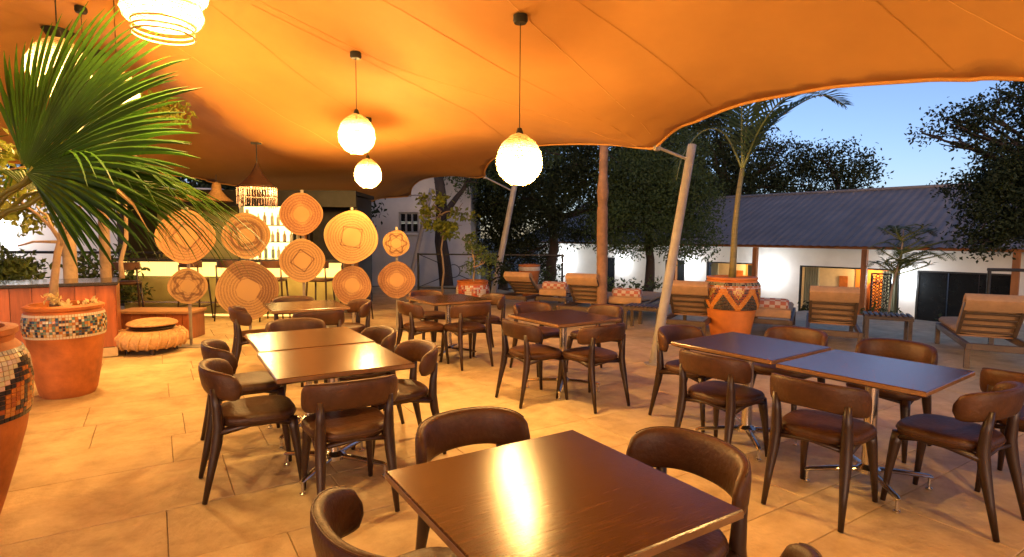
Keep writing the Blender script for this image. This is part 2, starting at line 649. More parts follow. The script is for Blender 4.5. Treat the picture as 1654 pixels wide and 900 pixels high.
SEAMS = [('d', [(-1.13, 4.92), (-0.9, 5.06), (-0.42, 5.42), (-0.16, 5.64), (0.37, 6.04), (0.97, 6.5), (1.67, 6.97)]),
         ('d', [(-2.52, 5.58), (-2.11, 5.84), (-1.66, 6.14), (-1.13, 6.6), (-0.84, 6.9), (-0.52, 7.28), (-0.40, 7.68), (-0.26, 8.24), (-0.1, 9.12)]),
         ('l', [(-2.43, 5.48), (-2.06, 5.7), (-1.66, 5.96), (-1.24, 6.22), (-0.61, 6.4), (0.07, 6.6), (0.55, 6.76), (1.05, 6.92), (1.58, 7.05)]),
         ('l', [(-0.3, 4.15), (0.04, 4.62), (0.14, 4.76), (0.54, 5.3), (1.04, 5.98), (1.67, 6.76)]),
         ('d', [(0.1, 4.0), (0.48, 4.38), (0.85, 4.72), (1.3, 5.16), (1.57, 5.44), (1.87, 5.78), (2.12, 6.1)]),
         ('d', [(2.0, 3.65), (2.49, 3.98), (2.8, 4.14), (3.09, 4.24), (3.3, 4.3)]),
         ('l', [(2.2, 3.62), (2.88, 3.8), (3.06, 3.82), (3.22, 3.82), (3.6, 3.8)]),
         ('d', [(-4.87, 7.06), (-4.76, 7.58), (-4.52, 8.0), (-4.28, 8.44), (-4.04, 9.02), (-4.36, 10.64), (-4.55, 12.24), (-4.64, 13.9)]),
         ('d', [(-3.01, 5.72), (-2.76, 6.3), (-2.49, 7.12), (-2.19, 7.94), (-1.85, 9.22), (-1.67, 10.22), (-1.51, 12.02), (-1.18, 13.4)]),
         ('l', [(-4.16, 6.24), (-3.78, 7.04), (-3.26, 8.04), (-2.94, 8.68), (-2.73, 10.1), (-2.8, 12.0)]),
         ('d', [(-3.2, 2.6), (-2.2, 3.6), (-1.13, 4.92)]), ('d', [(-5.5, 4.5), (-4.2, 5.0), (-2.52, 5.58)])]
for k, pl in SEAMS:
    pts = catmull([(x, y, 0) for x, y in pl], 6, closed=False)
    b = MB()
    wdt = .006 if k == 'd' else .005
    rows = []
    for i, p in enumerate(pts):
        d = (pts[min(i + 1, len(pts) - 1)] - pts[max(i - 1, 0)]).normalized()
        nrm = Vector((-d.y, d.x, 0)) * wdt
        rows.append([Vector((q.x, q.y, tent_z(q.x, q.y) - (.003 if j != 1 else .005))) + OFF for j, q in enumerate((p - nrm, p, p + nrm))])
    b.grid(rows)
    b.build('seam', seam_dark if k == 'd' else seam_light, tent)
tag(tent, 'large orange stretch tent canopy with scalloped edge over the dining terrace', 'tent canopy')


def tent_pole(base, top, corner, r, label):
    o = empty('tent_pole', base)
    B = Vector(base)
    b = MB()
    b.cyl((0, 0, 0.01), Vector(top) - B, r * 1.05, r * .92, 20)
    p = b.build('pole', polepaint, o, auto=40)
    b = MB()
    b.lathe([(0, 0), (r * 2.1, 0), (r * 2.1, .012), (r * 1.15, .02), (r * 1.1, .06), (r * .9, .06)], 20)
    b.build('base_plate', polepaint, o, auto=40)
    b = MB()
    att = B.lerp(Vector(top), .93)
    c = Vector(corner)
    b.tube([att - B, c - B], .018, 8)
    b.box(tuple(c - B), (.07, .05, .09), 0.4, .01)
    for k in range(3):
        b.tube([c - B + Vector((0, 0, .02 * k - .02)), c - B + Vector((-.08, -.02, .05 + .03 * k))], .008, 6)
    b.build('tension_strap', polepaint, o, auto=40)
    tag(o, label, 'tent pole', 'leaning poles along the tent edge')


tent_pole((1.74, 6.77, 0), (2.2, 7.0, 2.68), (1.76, 6.96, 2.64), .056, 'nearest leaning steel tent pole behind the right hand tables')
tent_pole((-.48, 14.2, 0), (.06, 13.95, 2.85), (-.68, 13.8, 2.98), .075, 'middle leaning tent pole beside the round mosaic pot')
tent_pole((-3.15, 17.1, 0), (-2.46, 17.2, 2.98), (-3.14, 17.36, 2.78), .075, 'farthest leaning tent pole in front of the cream wall')


def mast(x, y, r, label):
    o = empty('tent_mast', (x, y, 0))
    z = tent_z(x, y)
    b = MB()
    b.cyl((0, 0, 0), (0, 0, z - .03), r, r * .9, 20)
    b.build('mast', palebark, o, auto=40)
    b = MB()
    b.lathe([(r * .9, -.2), (r * 1.8, -.06), (r * 2.2, -.012), (0, -.010)], 20, (0, 0, z))
    b.build('mast_cap', blackmetal, o, auto=40)
    tag(o, label, 'tent mast', 'upright masts behind the planter counter')


mast(-6.22, 7.9, .085, 'thick pale upright mast behind the wooden counter, nearer of two')
mast(-6.3, 8.7, .075, 'slimmer pale upright mast behind the counter, farther of two')

# ------------------------------------------------------------------ pendant lamps
gauze = gauze_mat('lamp gauze', (0.88, 0.78, 0.62), .80)
wire = mat('lamp wire', (0.52, 0.38, 0.22), .5, .2)
PROF = [(.03, .225), (.065, .208), (.10, .185), (.142, .145), (.176, .09), (.196, .03), (.202, -.03), (.194, -.085), (.170, -.135), (.134, -.175), (.098, -.203), (.078, -.215)]
PROF_BIG = [(.05, .34), (.14, .30), (.205, .24), (.225, .18), (.20, .12), (.215, .07), (.235, .02), (.225, -.04), (.19, -.075), (.20, -.11), (.205, -.15), (.19, -.18), (.16, -.20)]


def resample(prof, k):
    pts = catmull([(r, z, 0) for r, z in prof], k, closed=False) + [Vector((*prof[-1], 0))]
    return [(p.x, p.y) for p in pts]


def pendant(x, y, z, scale, label, prof=PROF, power=1.0, light_dz=-.05, cord_top=None, bottom_ring=False):
    o = empty('pendant_lamp', (x, y, z))
    top = (tent_z(x, y) if cord_top is None else cord_top) - z
    pr = [(r * scale, q * scale) for r, q in prof]
    fine = resample(pr, 6)
    b = MB()
    ph = random.random() * 6
    b.lathe(fine, 48, wob=lambda t, q: 1 + .018 * math.sin(t * 7 + q * 60 + ph) + .026 * math.sin(q * 125 / scale + math.sin(t * 2)))
    b.build('gauze_shade', gauze, o, smooth=True)
    b = MB()
    rings = resample(pr, 3)
    for i, (r, q) in enumerate(rings):
        pts = [(r * 1.012 * math.cos(a), r * 1.012 * math.sin(a), q + .004 * math.sin(a * 3 + i)) for a in [2 * math.pi * k / 40 for k in range(41)]]
        b.tube(pts, .0024 if i < len(rings) - 1 else .004, 4, cap=False)
    kind(b.build('wire_rings', wire, o, smooth=True), 'stuff')
    if bottom_ring:
        b = MB()
        r, q = pr[-1]
        for dz in (0, -.03, -.055):
            b.tube([(r * math.cos(a), r * math.sin(a), q + dz) for a in [2 * math.pi * k / 40 for k in range(41)]], .005, 6, cap=False)
        b.build('bottom_ring', wire, o, smooth=True)
    b = MB()
    tz = pr[0][1]
    b.lathe([(.0, tz + .05), (.018, tz + .045), (.03, tz + .01), (.034, tz - .004), (.0, tz - .006)], 16)
    b.build('lamp_socket', blackmetal, o, auto=40)
    lz = light_dz * scale
    b = MB()
    b.lathe([(.012, tz), (.012, lz + .135), (.022, lz + .13), (.03, lz + .10), (.058, lz + .045), (.061, lz + .043), (.03, lz + .095), (0, lz + .11)], 20)
    b.build('upward_light_baffle', blackmetal, o, auto=40)  # added black cone, blocks upward light so the canopy glows evenly
    b = MB()
    b.cyl((0, 0, tz + .04), (0, 0, top - .02), .004, n=6)
    b.build('cord', blackmetal, o)
    b = MB()
    b.lathe([(0, top - .07), (.05, top - .068), (.06, top - .05), (.058, top - .006), (0, top - .006)], 20)
    b.build('ceiling_rose', blackmetal, o, auto=40)
    point_light('lamp_glow', (0, 0, light_dz * scale), LAMP_POWER * power, WARM, .045, o)
    tag(o, label, 'pendant lamp', 'gauze pendant lamps under the tent')
    return o


pendant(.053, 4.67, 2.17, .93, 'round gauze pendant lamp hanging in the middle above the tables', power=1.5)
pendant(-1.652, 6.04, 2.61, .93, 'gauze pendant lamp left of centre on a long cord, higher of a pair', power=1.35)
pendant(-2.076, 8.15, 2.43, .93, 'small far gauze pendant lamp just below the higher one of the pair', power=2.3)
pendant(-1.693, 2.8, 2.72, .84, 'large tiered gauze lantern cut off by the top of the picture', PROF_BIG, 1.35, bottom_ring=True)
pendant(-3.0, 3.8, 2.63, .86, 'gauze pendant lamp behind the fan palm tips at the top left', power=1.2)
pendant(-4.03, 5.85, 3.0, .93, 'gauze pendant lamp half hidden behind the upright palm leaves', power=1.5)


pendant(-4.7, 6.3, 2.68, .93, 'gauze pendant lamp hidden behind the fan palm below its ceiling rose', power=1.5)
pendant(2.7, 1.5, 2.42, .93, 'gauze pendant lamp over the right hand tables, just above the picture', power=1.0)
pendant(.6, -.9, 2.5, .93, 'gauze pendant lamp behind the nearest table, outside the picture', power=1.0)


def rattan_lamp(x, y, z):
    o = empty('fringed_lamp', (x, y, z))
    brown = mat('dark rattan', (0.035, 0.012, 0.006), .6, .3, 20)
    top = tent_z(x, y) - z
    b = MB()
    b.lathe([(.02, .42), (.045, .35), (.10, .25), (.17, .16), (.23, .10), (.285, .06), (.298, .03)], 32)
    b.build('woven_cap', brown, o, auto=50)
    b = MB()
    for k in range(46):
        a = 2 * math.pi * k / 46
        r = .29 + random.uniform(-.012, .012)
        b.tube([(r * math.cos(a), r * math.sin(a), .06), (r * math.cos(a + .02), r * math.sin(a + .02), -.2 - random.random() * .09)], .0055, 4)
    kind(b.build('stick_fringe', brown, o), 'stuff')
    b = MB()
    for q in (.055, -.10):
        b.tube([(.283 * math.cos(a), .283 * math.sin(a), q) for a in [2 * math.pi * k / 32 for k in range(33)]], .007, 6, cap=False)
    b.build('hoop', brown, o, smooth=True)
    b = MB()
    b.cyl((0, 0, .41), (0, 0, top - .01), .008, n=6)
    b.build('cord', blackmetal, o)
    b = MB()
    b.box((0, 0, top - .03), (.16, .05, .03), .3, .008)
    b.build('ceiling_rose', blackmetal, o)
    for dx in (-.09, .10):
        bb = MB()
        bb.cyl((dx, -.02, .12), (dx, -.02, .04), .016, n=10)
        bb.build('lamp_socket', blackmetal, o)
        point_light('lamp_glow', (dx, -.02, -.02), LAMP_POWER * .9, WARM, .040, o)
    tag(o, 'dark rattan pendant lamp with stick fringe and two bulbs before the bar', 'pendant lamp')


rattan_lamp(-4.05, 9.0, 2.25)


def hat_lamp(x, y, z, label, s=1.0):
    o = empty('woven_hat_lamp', (x, y, z))
    b = MB()
    b.lathe([(.025, .26 * s), (.07 * s, .22 * s), (.09 * s, .1 * s), (.17 * s, .0), (.27 * s, -.08 * s), (.262 * s, -.085 * s), (.16 * s, -.005), (.08 * s, .09 * s)], 28)
    b.build('woven_shade', wicker, o, auto=60)
    b = MB()
    b.cyl((0, 0, .24 * s), (0, 0, 2.72 - z), .005, n=6)
    b.build('cord', blackmetal, o)
    tag(o, label, 'pendant lamp', 'woven hat lamps over the bar')


hat_lamp(-6.35, 11.0, 2.27, 'woven hat shaped lamp over the bar, left of the pair')
hat_lamp(-5.85, 11.2, 2.29, 'woven hat shaped lamp over the bar, right of the pair', 1.1)

# ------------------------------------------------------------------ tables and chairs
TH = .75


def make_table():
    o = empty('dining_table', (0, 0, 0))
    b = MB()
    h = .4
    prof = [(h - .03, TH - .042), (h - .004, TH - .030), (h, TH - .026), (h, TH - .004), (h - .004, TH)]
    rows = []
    for hh, z in prof:
        rows.append([(-hh, -hh, z), (hh, -hh, z), (hh, hh, z), (-hh, hh, z)])
    b.grid(rows, closed=True)
    m = len(b.v)
    b.f.append((m - 4, m - 3, m - 2, m - 1))
    b.f.append((3, 2, 1, 0))
    b.build('table_top', tablewood, o)
    b = MB()
    h2 = h + .0012
    b.grid([[(-q, -q, z), (q, -q, z), (q, q, z), (-q, q, z)] for q, z in ((h2 - .002, TH - .0275), (h2, TH - .026), (h2, TH - .0065), (h2 - .0028, TH - .0028))], closed=True)
    b.build('edge_band', tableedge, o)
    b = MB()
    b.box((0, 0, TH - .052), (.36, .36, .018), 0, .004)
    b.build('mounting_plate', blackmetal, o)
    b = MB()
    b.cyl((0, 0, .10), (0, 0, TH - .06), .037, n=20)
    b.lathe([(.07, .09), (.07, .115), (.045, .135), (.037, .14)], 20)
    b.build('column', chrome, o, auto=40)
    for k in range(4):
        a = k * math.pi / 2 + math.pi / 4
        b = MB()
        d = Vector((math.cos(a), math.sin(a), 0))
        b.tube([d * .02 + Vector((0, 0, .108)), d * .18 + Vector((0, 0, .10)), d * .34 + Vector((0, 0, .085)), d * .37 + Vector((0, 0, .078))], [.022, .021, .018, .012], 8, flat=.8)
        b.cyl(d * .355 + Vector((0, 0, .085)), d * .355 + Vector((0, 0, .012)), .009, n=8)
        b.lathe([(.0, .0), (.018, .0), (.018, .01), (.009, .016)], 10, tuple(d * .355))
        b.build('base_arm', chrome, o, auto=45)
    return o


def superell(t, p):
    c, s = math.cos(t), math.sin(t)
    return (math.copysign(abs(c) ** (2 / p), c), math.copysign(abs(s) ** (2 / p), s))


def make_chair():
    o = empty('dining_chair', (0, 0, 0))
    # seat: padded, wider in front, rounded corners
    b = MB()
    N = 40
    rows = []
    for sc, z in ((.86, .418), (.95, .420), (.985, .430), (1.0, .446), (.995, .462), (.96, .474), (.88, .481), (.7, .484), (.4, .481), (.12, .479)):
        ring = []
        for k in range(N):
            c, s = superell(2 * math.pi * k / N, 3.0)
            wdt = .228 + .02 * s
            ring.append((c * wdt * sc, s * .228 * sc + .0, z))
        rows.append(ring)
    b.grid(rows, closed=True)
    m = len(b.v)
    b.f.append(tuple(range(m - N, m)))
    b.f.append(tuple(range(N - 1, -1, -1)))
    seat = b.build('seat', leather, o, smooth=True)
    b = MB()
    pts = []
    for k in range(41):
        c, s = superell(2 * math.pi * k / 40, 3.0)
        pts.append((c * (.228 + .02 * s) * 1.001, s * .229, .448))
    b.tube(pts, .0035, 5, cap=False)
    b.build('piping', leather, seat, smooth=True)
    # backrest: padded band that wraps round the sitter
    b = MB()
    M, Nc = 30, 16
    rows = []
    for i in range(M + 1):
        t = -1 + 2 * i / M
        a = t * R(90)
        px = .248 * math.sin(a) * (1 if abs(a) < 1.2 else 1)
        py = -.255 + .165 * (1 - math.cos(a)) ** 1.15
        tx, ty = math.cos(a), .9 * math.sin(a)
        l = math.hypot(tx, ty)
        nx, ny = ty / l, -tx / l
        e = max(0.0, 1 - abs(t) ** 7) ** .5
        hh = (.080 + .010 * t * t) * (.25 + .75 * e)
        zc = .692 - .038 * t * t
        th = .026 * (.35 + .65 * e)
        ring = []
        for k in range(Nc):
            c, s = superell(2 * math.pi * k / Nc, 2.8)
            z = zc + s * hh
            lean = -(z - .60) * .16 * (1 - .5 * t * t)
            ring.append((px + nx * c * th, py + ny * c * th + lean, z))
        rows.append(ring)
    b.grid(rows, closed=True)
    b.f.append(tuple(range(Nc - 1, -1, -1)))
    m = len(b.v)
    b.f.append(tuple(range(m - Nc, m)))
    back = b.build('backrest', leather, o, smooth=True)
    b = MB()
    pts = []
    for i in range(2, M - 1):
        k = Nc // 4 - 1
        pts.append(Vector(rows[i][k]) + Vector((0, 0, .001)))
    b.tube(pts, .003, 5)
    b.build('piping', leather, back, smooth=True)
    # legs
    for s in (-1, 1):
        b = MB()
        b.tube([(s * .205, .235, .004), (s * .195, .215, .2), (s * .182, .196, .36), (s * .175, .185, .425)], [.014, .021, .030, .033], 10)
        b.build('front_leg', chairwood, o, smooth=True)
        b = MB()
        b.tube([(s * .205, -.30, .004), (s * .198, -.262, .18), (s * .190, -.228, .34), (s * .186, -.215, .44), (s * .186, -.222, .55), (s * .187, -.236, .66)], [.014, .021, .030, .031, .026, .018], 10)
        b.build('rear_leg', chairwood, o, smooth=True)
        b = MB()
        b.tube([(s * .178, .19, .400), (s * .186, .08, .418), (s * .19, -.05, .42), (s * .187, -.22, .400)], [.03, .018, .018, .03], 8, flat=.8)
        b.build('side_rail', chairwood, o, smooth=True)
    for yy, z in ((.185, .413), (-.210, .413)):
        b = MB()
        b.tube([(-.178, yy, z - .006), (0, yy, z + .008), (.178, yy, z - .006)], [.022, .017, .022], 8, flat=.7)
        b.build('cross_rail', chairwood, o, smooth=True)
    return o


table0 = make_table()
chair0 = make_chair()
remember(None)
TABLES = [(.129, 1.713, 32.2, 'square dark wood table nearest the camera with a bright lamp reflection'),
          (-1.153, 3.585, 31.4, 'nearer of two dark wood tables pushed together on the left'),
          (-1.578, 4.310, 31.8, 'farther of two dark wood tables pushed together on the left'),
          (-2.34, 6.33, 30.5, 'dark wood table in front of the large patterned baskets'),
          (-.81, 7.13, 33.5, 'dark wood table with four chairs beyond the centre, before the round pot'),
          (.517, 5.575, 34.7, 'single dark wood table with four chairs left of the nearest tent pole'),
          (1.777, 4.151, 35.8, 'left one of two tables set together on the right, reflecting blue sky'),
          (2.232, 3.418, 36.5, 'right one of two tables set together, with the brightest sky reflection')]
for i, (x, y, a, lab) in enumerate(TABLES):
    o = table0 if i == 0 else copy_tree(table0)
    o.location = (x, y, random.uniform(0, .0005) * i)
    o.rotation_euler = (0, 0, R(a))
    tag(o, lab, 'table', 'square dining tables on the terrace')
# seat centre, direction it faces (degrees), label
CHAIRS = [(.535, 1.98, 212, 'chair at the far right side of the nearest table, backrest fully in view'),
          (-.08, 2.21, -58, 'chair at the far left side of the nearest table, facing the camera'),
          (-.27, 1.61, 32, 'chair at the bottom left whose curved back is cut off by the frame'),
          (.475, 1.43, 122, 'chair at the bottom edge of which only the top rim shows'),
          (-.96, 3.20, 121, 'chair with its back to the camera at the near end of the joined left tables'),
          (-1.60, 3.44, 31, 'nearer of two chairs on the left side of the joined left tables'),
          (-.83, 3.90, 211, 'nearer of two chairs on the right side of the joined left tables'),
          (-1.95, 4.10, 31, 'farther of two chairs on the left side of the joined left tables'),
          (-1.88, 4.94, -58, 'chair at the far end of the joined left tables, mostly hidden'),
          (-1.25, 4.52, 212, 'farther of two chairs on the right side of the joined left tables'),
          (-2.76, 6.10, 31, 'chair left of the table before the baskets, standing by itself'),
          (-2.09, 5.97, 121, 'chair with its back to the camera at the table before the baskets'),
          (-1.98, 6.60, 211, 'chair on the right of the table before the baskets'),
          (-2.66, 6.86, -58, 'chair behind the table before the baskets, facing the camera'),
          (-1.07, 6.75, 33, 'left front chair of the far centre table before the round pot'),
          (-.56, 6.71, 123, 'right front chair of the far centre table before the round pot'),
          (-1.13, 7.75, -57, 'left rear chair of the far centre table before the round pot'),
          (-.40, 7.40, 213, 'right rear chair of the far centre table beside the middle pole'),
          (.22, 5.28, 34, 'left front chair of the single table near the tent pole'),
          (.74, 5.18, 124, 'right front chair of the single table near the tent pole'),
          (.33, 6.40, -56, 'left rear chair of the single table near the tent pole'),
          (.92, 6.22, 214, 'right rear chair of the single table near the tent pole'),
          (1.50, 3.89, 36, 'front chair of the left one of the two right tables'),
          (1.55, 4.67, -54, 'chair at the left end of the two right tables beside the pole foot'),
          (2.31, 4.67, 216, 'rear chair of the left one of the two right tables'),
          (1.83, 3.20, 40, 'front chair of the right one of the two right tables'),
          (2.77, 4.08, 217, 'rear chair of the right one of the two right tables'),
          (2.50, 3.13, 124, 'chair at the right end of the right tables, seen from the side'),
          (3.22, 3.36, 38, 'chair cut off by the right edge of the picture')]
for i, (x, y, a, lab) in enumerate(CHAIRS):
    o = chair0 if i == 0 else copy_tree(chair0)
    o.location = (x, y, 0)
    o.rotation_euler = (0, 0, R(a - 90 + random.uniform(-2, 2)))
    tag(o, lab, 'chair', 'brown leather dining chairs')

# ------------------------------------------------------------------ baskets on stands


def basket_mat(name, style, pale, dark, r):
    m = bpy.data.materials.new(name)
    m.use_nodes = True
    nt = m.node_tree
    L = nt.links
    bs = nt.nodes['Principled BSDF']
    bs.inputs['Roughness'].default_value = .75
    tc = nt.nodes.new('ShaderNodeTexCoord')
    sp = nt.nodes.new('ShaderNodeSeparateXYZ')
    L.new(tc.outputs['Object'], sp.inputs[0])

    def mth(op, a, b=None):
        nd = nt.nodes.new('ShaderNodeMath')
        nd.operation = op
        for i, q in enumerate((a, b)):
            if q is None:
                continue
            if isinstance(q, (int, float)):
                nd.inputs[i].default_value = q
            else:
                L.new(q, nd.inputs[i])
        return nd.outputs[0]
    x, y = sp.outputs[0], sp.outputs[1]
    ax, ay = mth('ABSOLUTE', x), mth('ABSOLUTE', y)
    man = mth('DIVIDE', mth('ADD', ax, ay), r)
    sq = mth('DIVIDE', mth('MAXIMUM', ax, ay), r)
    rad = mth('DIVIDE', mth('SQRT', mth('ADD', mth('MULTIPLY', x, x), mth('MULTIPLY', y, y))), r)
    ang = mth('ARCTAN2', y, x)
    if style == 'diamond':          # pale centre, thin dark outline
        f = mth('MULTIPLY', mth('GREATER_THAN', man, .50), mth('LESS_THAN', man, .58))
    elif style == 'speckle':
        f = mth('MULTIPLY', mth('GREATER_THAN', man, .62), .55)
    elif style == 'rings':
        f = mth('ADD', mth('MULTIPLY', mth('GREATER_THAN', sq, .32), mth('LESS_THAN', sq, .45)), mth('MULTIPLY', mth('GREATER_THAN', rad, .58), mth('LESS_THAN', rad, .72)))
    elif style == 'star':
        w = mth('ADD', mth('MULTIPLY', mth('SINE', mth('MULTIPLY', ang, 6)), .14), .55)
        f = mth('MULTIPLY', mth('GREATER_THAN', rad, w), mth('LESS_THAN', rad, mth('ADD', w, .2)))
    elif style == 'half':
        f = mth('MULTIPLY', mth('GREATER_THAN', mth('ADD', x, mth('MULTIPLY', y, .5)), .04 * r), mth('MULTIPLY', mth('GREATER_THAN', man, .5), .8))
    else:
        f = mth('MULTIPLY', mth('GREATER_THAN', sq, .34), mth('MULTIPLY', mth('LESS_THAN', sq, .38), 1.0))
    nz = nt.nodes.new('ShaderNodeTexNoise')
    nz.inputs['Scale'].default_value = 60
    nz.inputs['Detail'].default_value = 3
    L.new(tc.outputs['Object'], nz.inputs['Vector'])
    nz.inputs['Roughness'].default_value = .8
    coil = mth('MULTIPLY', mth('ADD', mth('SINE', mth('MULTIPLY', rad, r * 165)), .7), .26)
    cx = nt.nodes.new('ShaderNodeCombineXYZ')
    L.new(mth('MULTIPLY', ang, 11), cx.inputs[0])
    L.new(mth('MULTIPLY', rad, r * 75), cx.inputs[1])
    L.new(cx.outputs[0], nz.inputs['Vector'])
    nz.inputs['Scale'].default_value = 1.0
    nzc = mth('ADD', coil, mth('MULTIPLY', mth('SUBTRACT', nz.outputs['Fac'], .44), 2.2 if style != 'speckle' else 3.4))
    rim = mth('MULTIPLY', mth('MULTIPLY', mth('GREATER_THAN', mth('MAXIMUM', man, mth('MULTIPLY', sq, 1.3)), .50), mth('LESS_THAN', rad, .95)), nzc)
    f = mth('MULTIPLY', f, .7)
    fac = mth('MAXIMUM', mth('MINIMUM', mth('ADD', f, rim), 1.0), 0.0)
    mx = nt.nodes.new('ShaderNodeMix')
    mx.data_type = 'RGBA'
    L.new(fac, mx.inputs[0])
    mx.inputs[6].default_value = (*pale, 1)
    mx.inputs[7].default_value = (*dark, 1)
    L.new(mx.outputs[2], bs.inputs['Base Color'])
    return m


steel = mat('grey steel stand', (0.22, 0.19, 0.15), .5, .2)
STANDS = [(-4.42, 7.64, [(1.507, .352, 'diamond', 'large round basket with diamond centre half covered by palm leaf tips'), (.837, .234, 'star', 'small round basket with star pattern above the wicker pouf')], 'stand nearest the wicker pouf'),
          (-3.74, 7.94, [(1.526, .313, 'rings', 'round basket with brown rings and square centre'), (.759, .409, 'half', 'largest low round basket with one darker half')], 'stand with the ringed basket on top'),
          (-3.11, 8.34, [(1.847, .302, 'speckle', 'topmost speckled round basket, highest of all'), (1.164, .311, 'diamond', 'round basket with dark outlined diamond below the topmost one')], 'tallest stand in the middle of the row'),
          (-2.46, 8.64, [(1.514, .398, 'square', 'largest upper round basket with faint square centre'), (.774, .294, 'speckle', 'round basket with pale diamond below the largest upper one')], 'stand with the largest upper basket'),
          (-1.86, 9.04, [(1.419, .208, 'star', 'smallest round basket at the right end of the row'), (.833, .287, 'speckle', 'low reddish round basket at the right end of the row')], 'stand at the right end of the row')]
for x, y, discs, lab in STANDS:
    o = empty('basket_stand', (x, y, 0))
    b = MB()
    top = max(z + r for z, r, _, _ in discs) + .06
    b.box((0, 0.03, top / 2 + .01), (.035, .02, top - .02), 0, .003)
    b.build('upright', steel, o)
    b = MB()
    b.box((0, 0.03, .006), (.34, .26, .012), 0, .003)
    b.build('foot_plate', steel, o)
    tag(o, 'slim grey steel basket ' + lab, 'stand', 'steel stands that carry the baskets')
    for z, r, style, dl in discs:
        pale = (0.40 + random.uniform(-.05, .04), 0.215, 0.08)
        dark = (0.13, 0.055, 0.022) if style != 'speckle' else (0.20, 0.08, 0.035)
        m = basket_mat('woven basket ' + style, style, pale, dark, r)
        b = MB()
        n = 64
        rows = []
        steps = int(14 + r * 40)
        for i in range(steps * 2 + 1):
            q = i / (steps * 2)
            rr = r * q
            zz = .10 * r * q ** 2.2 + .005 * math.cos(i * math.pi)
            rows.append([(rr * (1 + .030 * q * math.cos(4 * a + .4)) * math.cos(a), rr * (1 + .030 * q * math.cos(4 * a + .4)) * math.sin(a), zz) for a in [2 * math.pi * k / n for k in range(n)]])
        b.grid(rows, closed=True)
        rim = rows[-1]
        b.grid([[(p[0], p[1], p[2]) for p in rim], [(p[0] * 1.012, p[1] * 1.012, p[2] - .008) for p in rim], [(p[0] * .98, p[1] * .98, p[2] - .02) for p in rim], [(p[0] * .5, p[1] * .5, -.02) for p in rim], [(p[0] * .01, p[1] * .01, -.022) for p in rim]], closed=True)
        me = b.mesh('round_basket', m, True)
        d = put('round_basket', me)
        yaw = math.atan2(-x, y) * .5 + random.uniform(-.15, .15)
        d.matrix_world = Matrix.Translation((x, y - .0, z)) @ Matrix.Rotation(yaw, 4, 'Z') @ Matrix.Rotation(R(88), 4, 'X') @ Matrix.Rotation(random.uniform(-.3, .3), 4, 'Z') @ Matrix.Translation((0, 0, .01))
        tag(d, dl, 'basket', 'woven display baskets')

# ------------------------------------------------------------------ bar
bar = empty('bar_counter', (-5.3, 10.7, 0))
b = MB()
b.box((0, 0.1, 1.065), (4.3, .75, .05), 0, .008)
b.build('counter_top', granite, bar)
b = MB()
b.box((0, .15, .38), (4.1, .5, .70), 0, .004)
b.build('counter_body', olive, bar)
glow = emit('bar light panel', (1.0, .66, .17), .75)
for k in range(5):
    b = MB()
    b.box((-1.66 + k * .83, -.09, .885), (.826, .03, .27), 0, .002)
    b.build('light_panel', glow, bar)
b = MB()
b.box((0, .15, .885), (4.1, .44, .30), 0, .002)
b.build('panel_backing', blackmetal, bar)
b = MB()
b.box((0, .12, .02), (4.0, .44, .04), 0)
b.build('plinth', emit('plinth light strip', (1.0, .6, .16), .7), bar)
b = MB()
b.tube([(-2.0, -.28, .28), (2.0, -.28, .28)], .02, 10)
b.build('foot_rail', chrome, bar, auto=40)
tag(bar, 'long bar counter with glowing yellow front behind the baskets', 'bar counter')

kiosk = empty('bar_kiosk', (-5.95, 12.9, 0))
b = MB()
b.box((.1, .35, 1.2), (5.0, .12, 2.4), 0)
b.build('rear_wall', olive, kiosk)
b = MB()
b.box((.1, -.35, 2.42), (5.2, 1.5, .08), 0)
b.build('flat_roof', blackmetal, kiosk)
b = MB()
b.box((.1, -1.12, 2.30), (5.2, .06, .34), 0)
b.build('fascia', blackmetal, kiosk)
for dx in (-2.4, 2.6):
    b = MB()
    b.box((dx, -.3, 1.18), (.12, 1.2, 2.36), 0)
    b.build('side_wall', blackmetal, kiosk)
b = MB()
b.box((-1.4, .26, 1.55), (.75, .05, .5), 0, .01)
b.build('dark_screen', darkpane, kiosk)
b = MB()
b.box((1.5, .24, 1.6), (1.3, .08, 1.2), 0, .01)
b.build('dark_panel', blackmetal, kiosk)
tag(kiosk, 'dark roofed bar kiosk with olive rear wall under the tent edge', 'bar kiosk')

shelf = empty('bottle_shelf', (-5.45, 12.95, 0))
b = MB()
b.box((0, .18, 1.55), (1.55, .04, 1.35), 0)
b.build('lit_back_panel', emit('back bar light', (1.0, .70, .22), 1.7), shelf)
SHZ = [1.0, 1.38, 1.76]
for z in SHZ:
    b = MB()
    b.box((0, .06, z), (1.6, .2, .02), 0, .003)
    b.build('shelf_board', chairwood, shelf)
for dx in (-.8, .8):
    b = MB()
    b.box((dx, .06, 1.5), (.03, .22, 1.5), 0, .003)
    b.build('side_upright', chairwood, shelf)
b = MB()
b.box((0, .05, .48), (1.6, .3, .94), 0, .004)
b.build('base_cabinet', redwood, shelf)
tag(shelf, 'brightly backlit bottle shelf on the rear wall of the bar', 'shelf')
bot = MB()
bot.lathe([(0, 0), (.036, 0), (.038, .01), (.038, .16), (.03, .19), (.014, .215), (.013, .27), (.0, .272)], 12)
bm_ = [bot.mesh('bottle', glass_mat('bottle glass ' + nme, c, .08, .75), True) for nme, c in (('amber', (.30, .10, .015)), ('green', (.05, .12, .03)), ('clear', (.5, .42, .28)))]
for z in SHZ:
    for k in range(10):
        o = put('bottle', random.choice(bm_), None, (-5.45 - .68 + k * .15 + random.uniform(-.02, .02), 12.98, z + .0105))
        o.scale = (1, 1, random.uniform(.8, 1.1))
        tag(o, 'bottle standing on the backlit shelf of the bar', 'bottle', 'bottles on the back bar shelf')


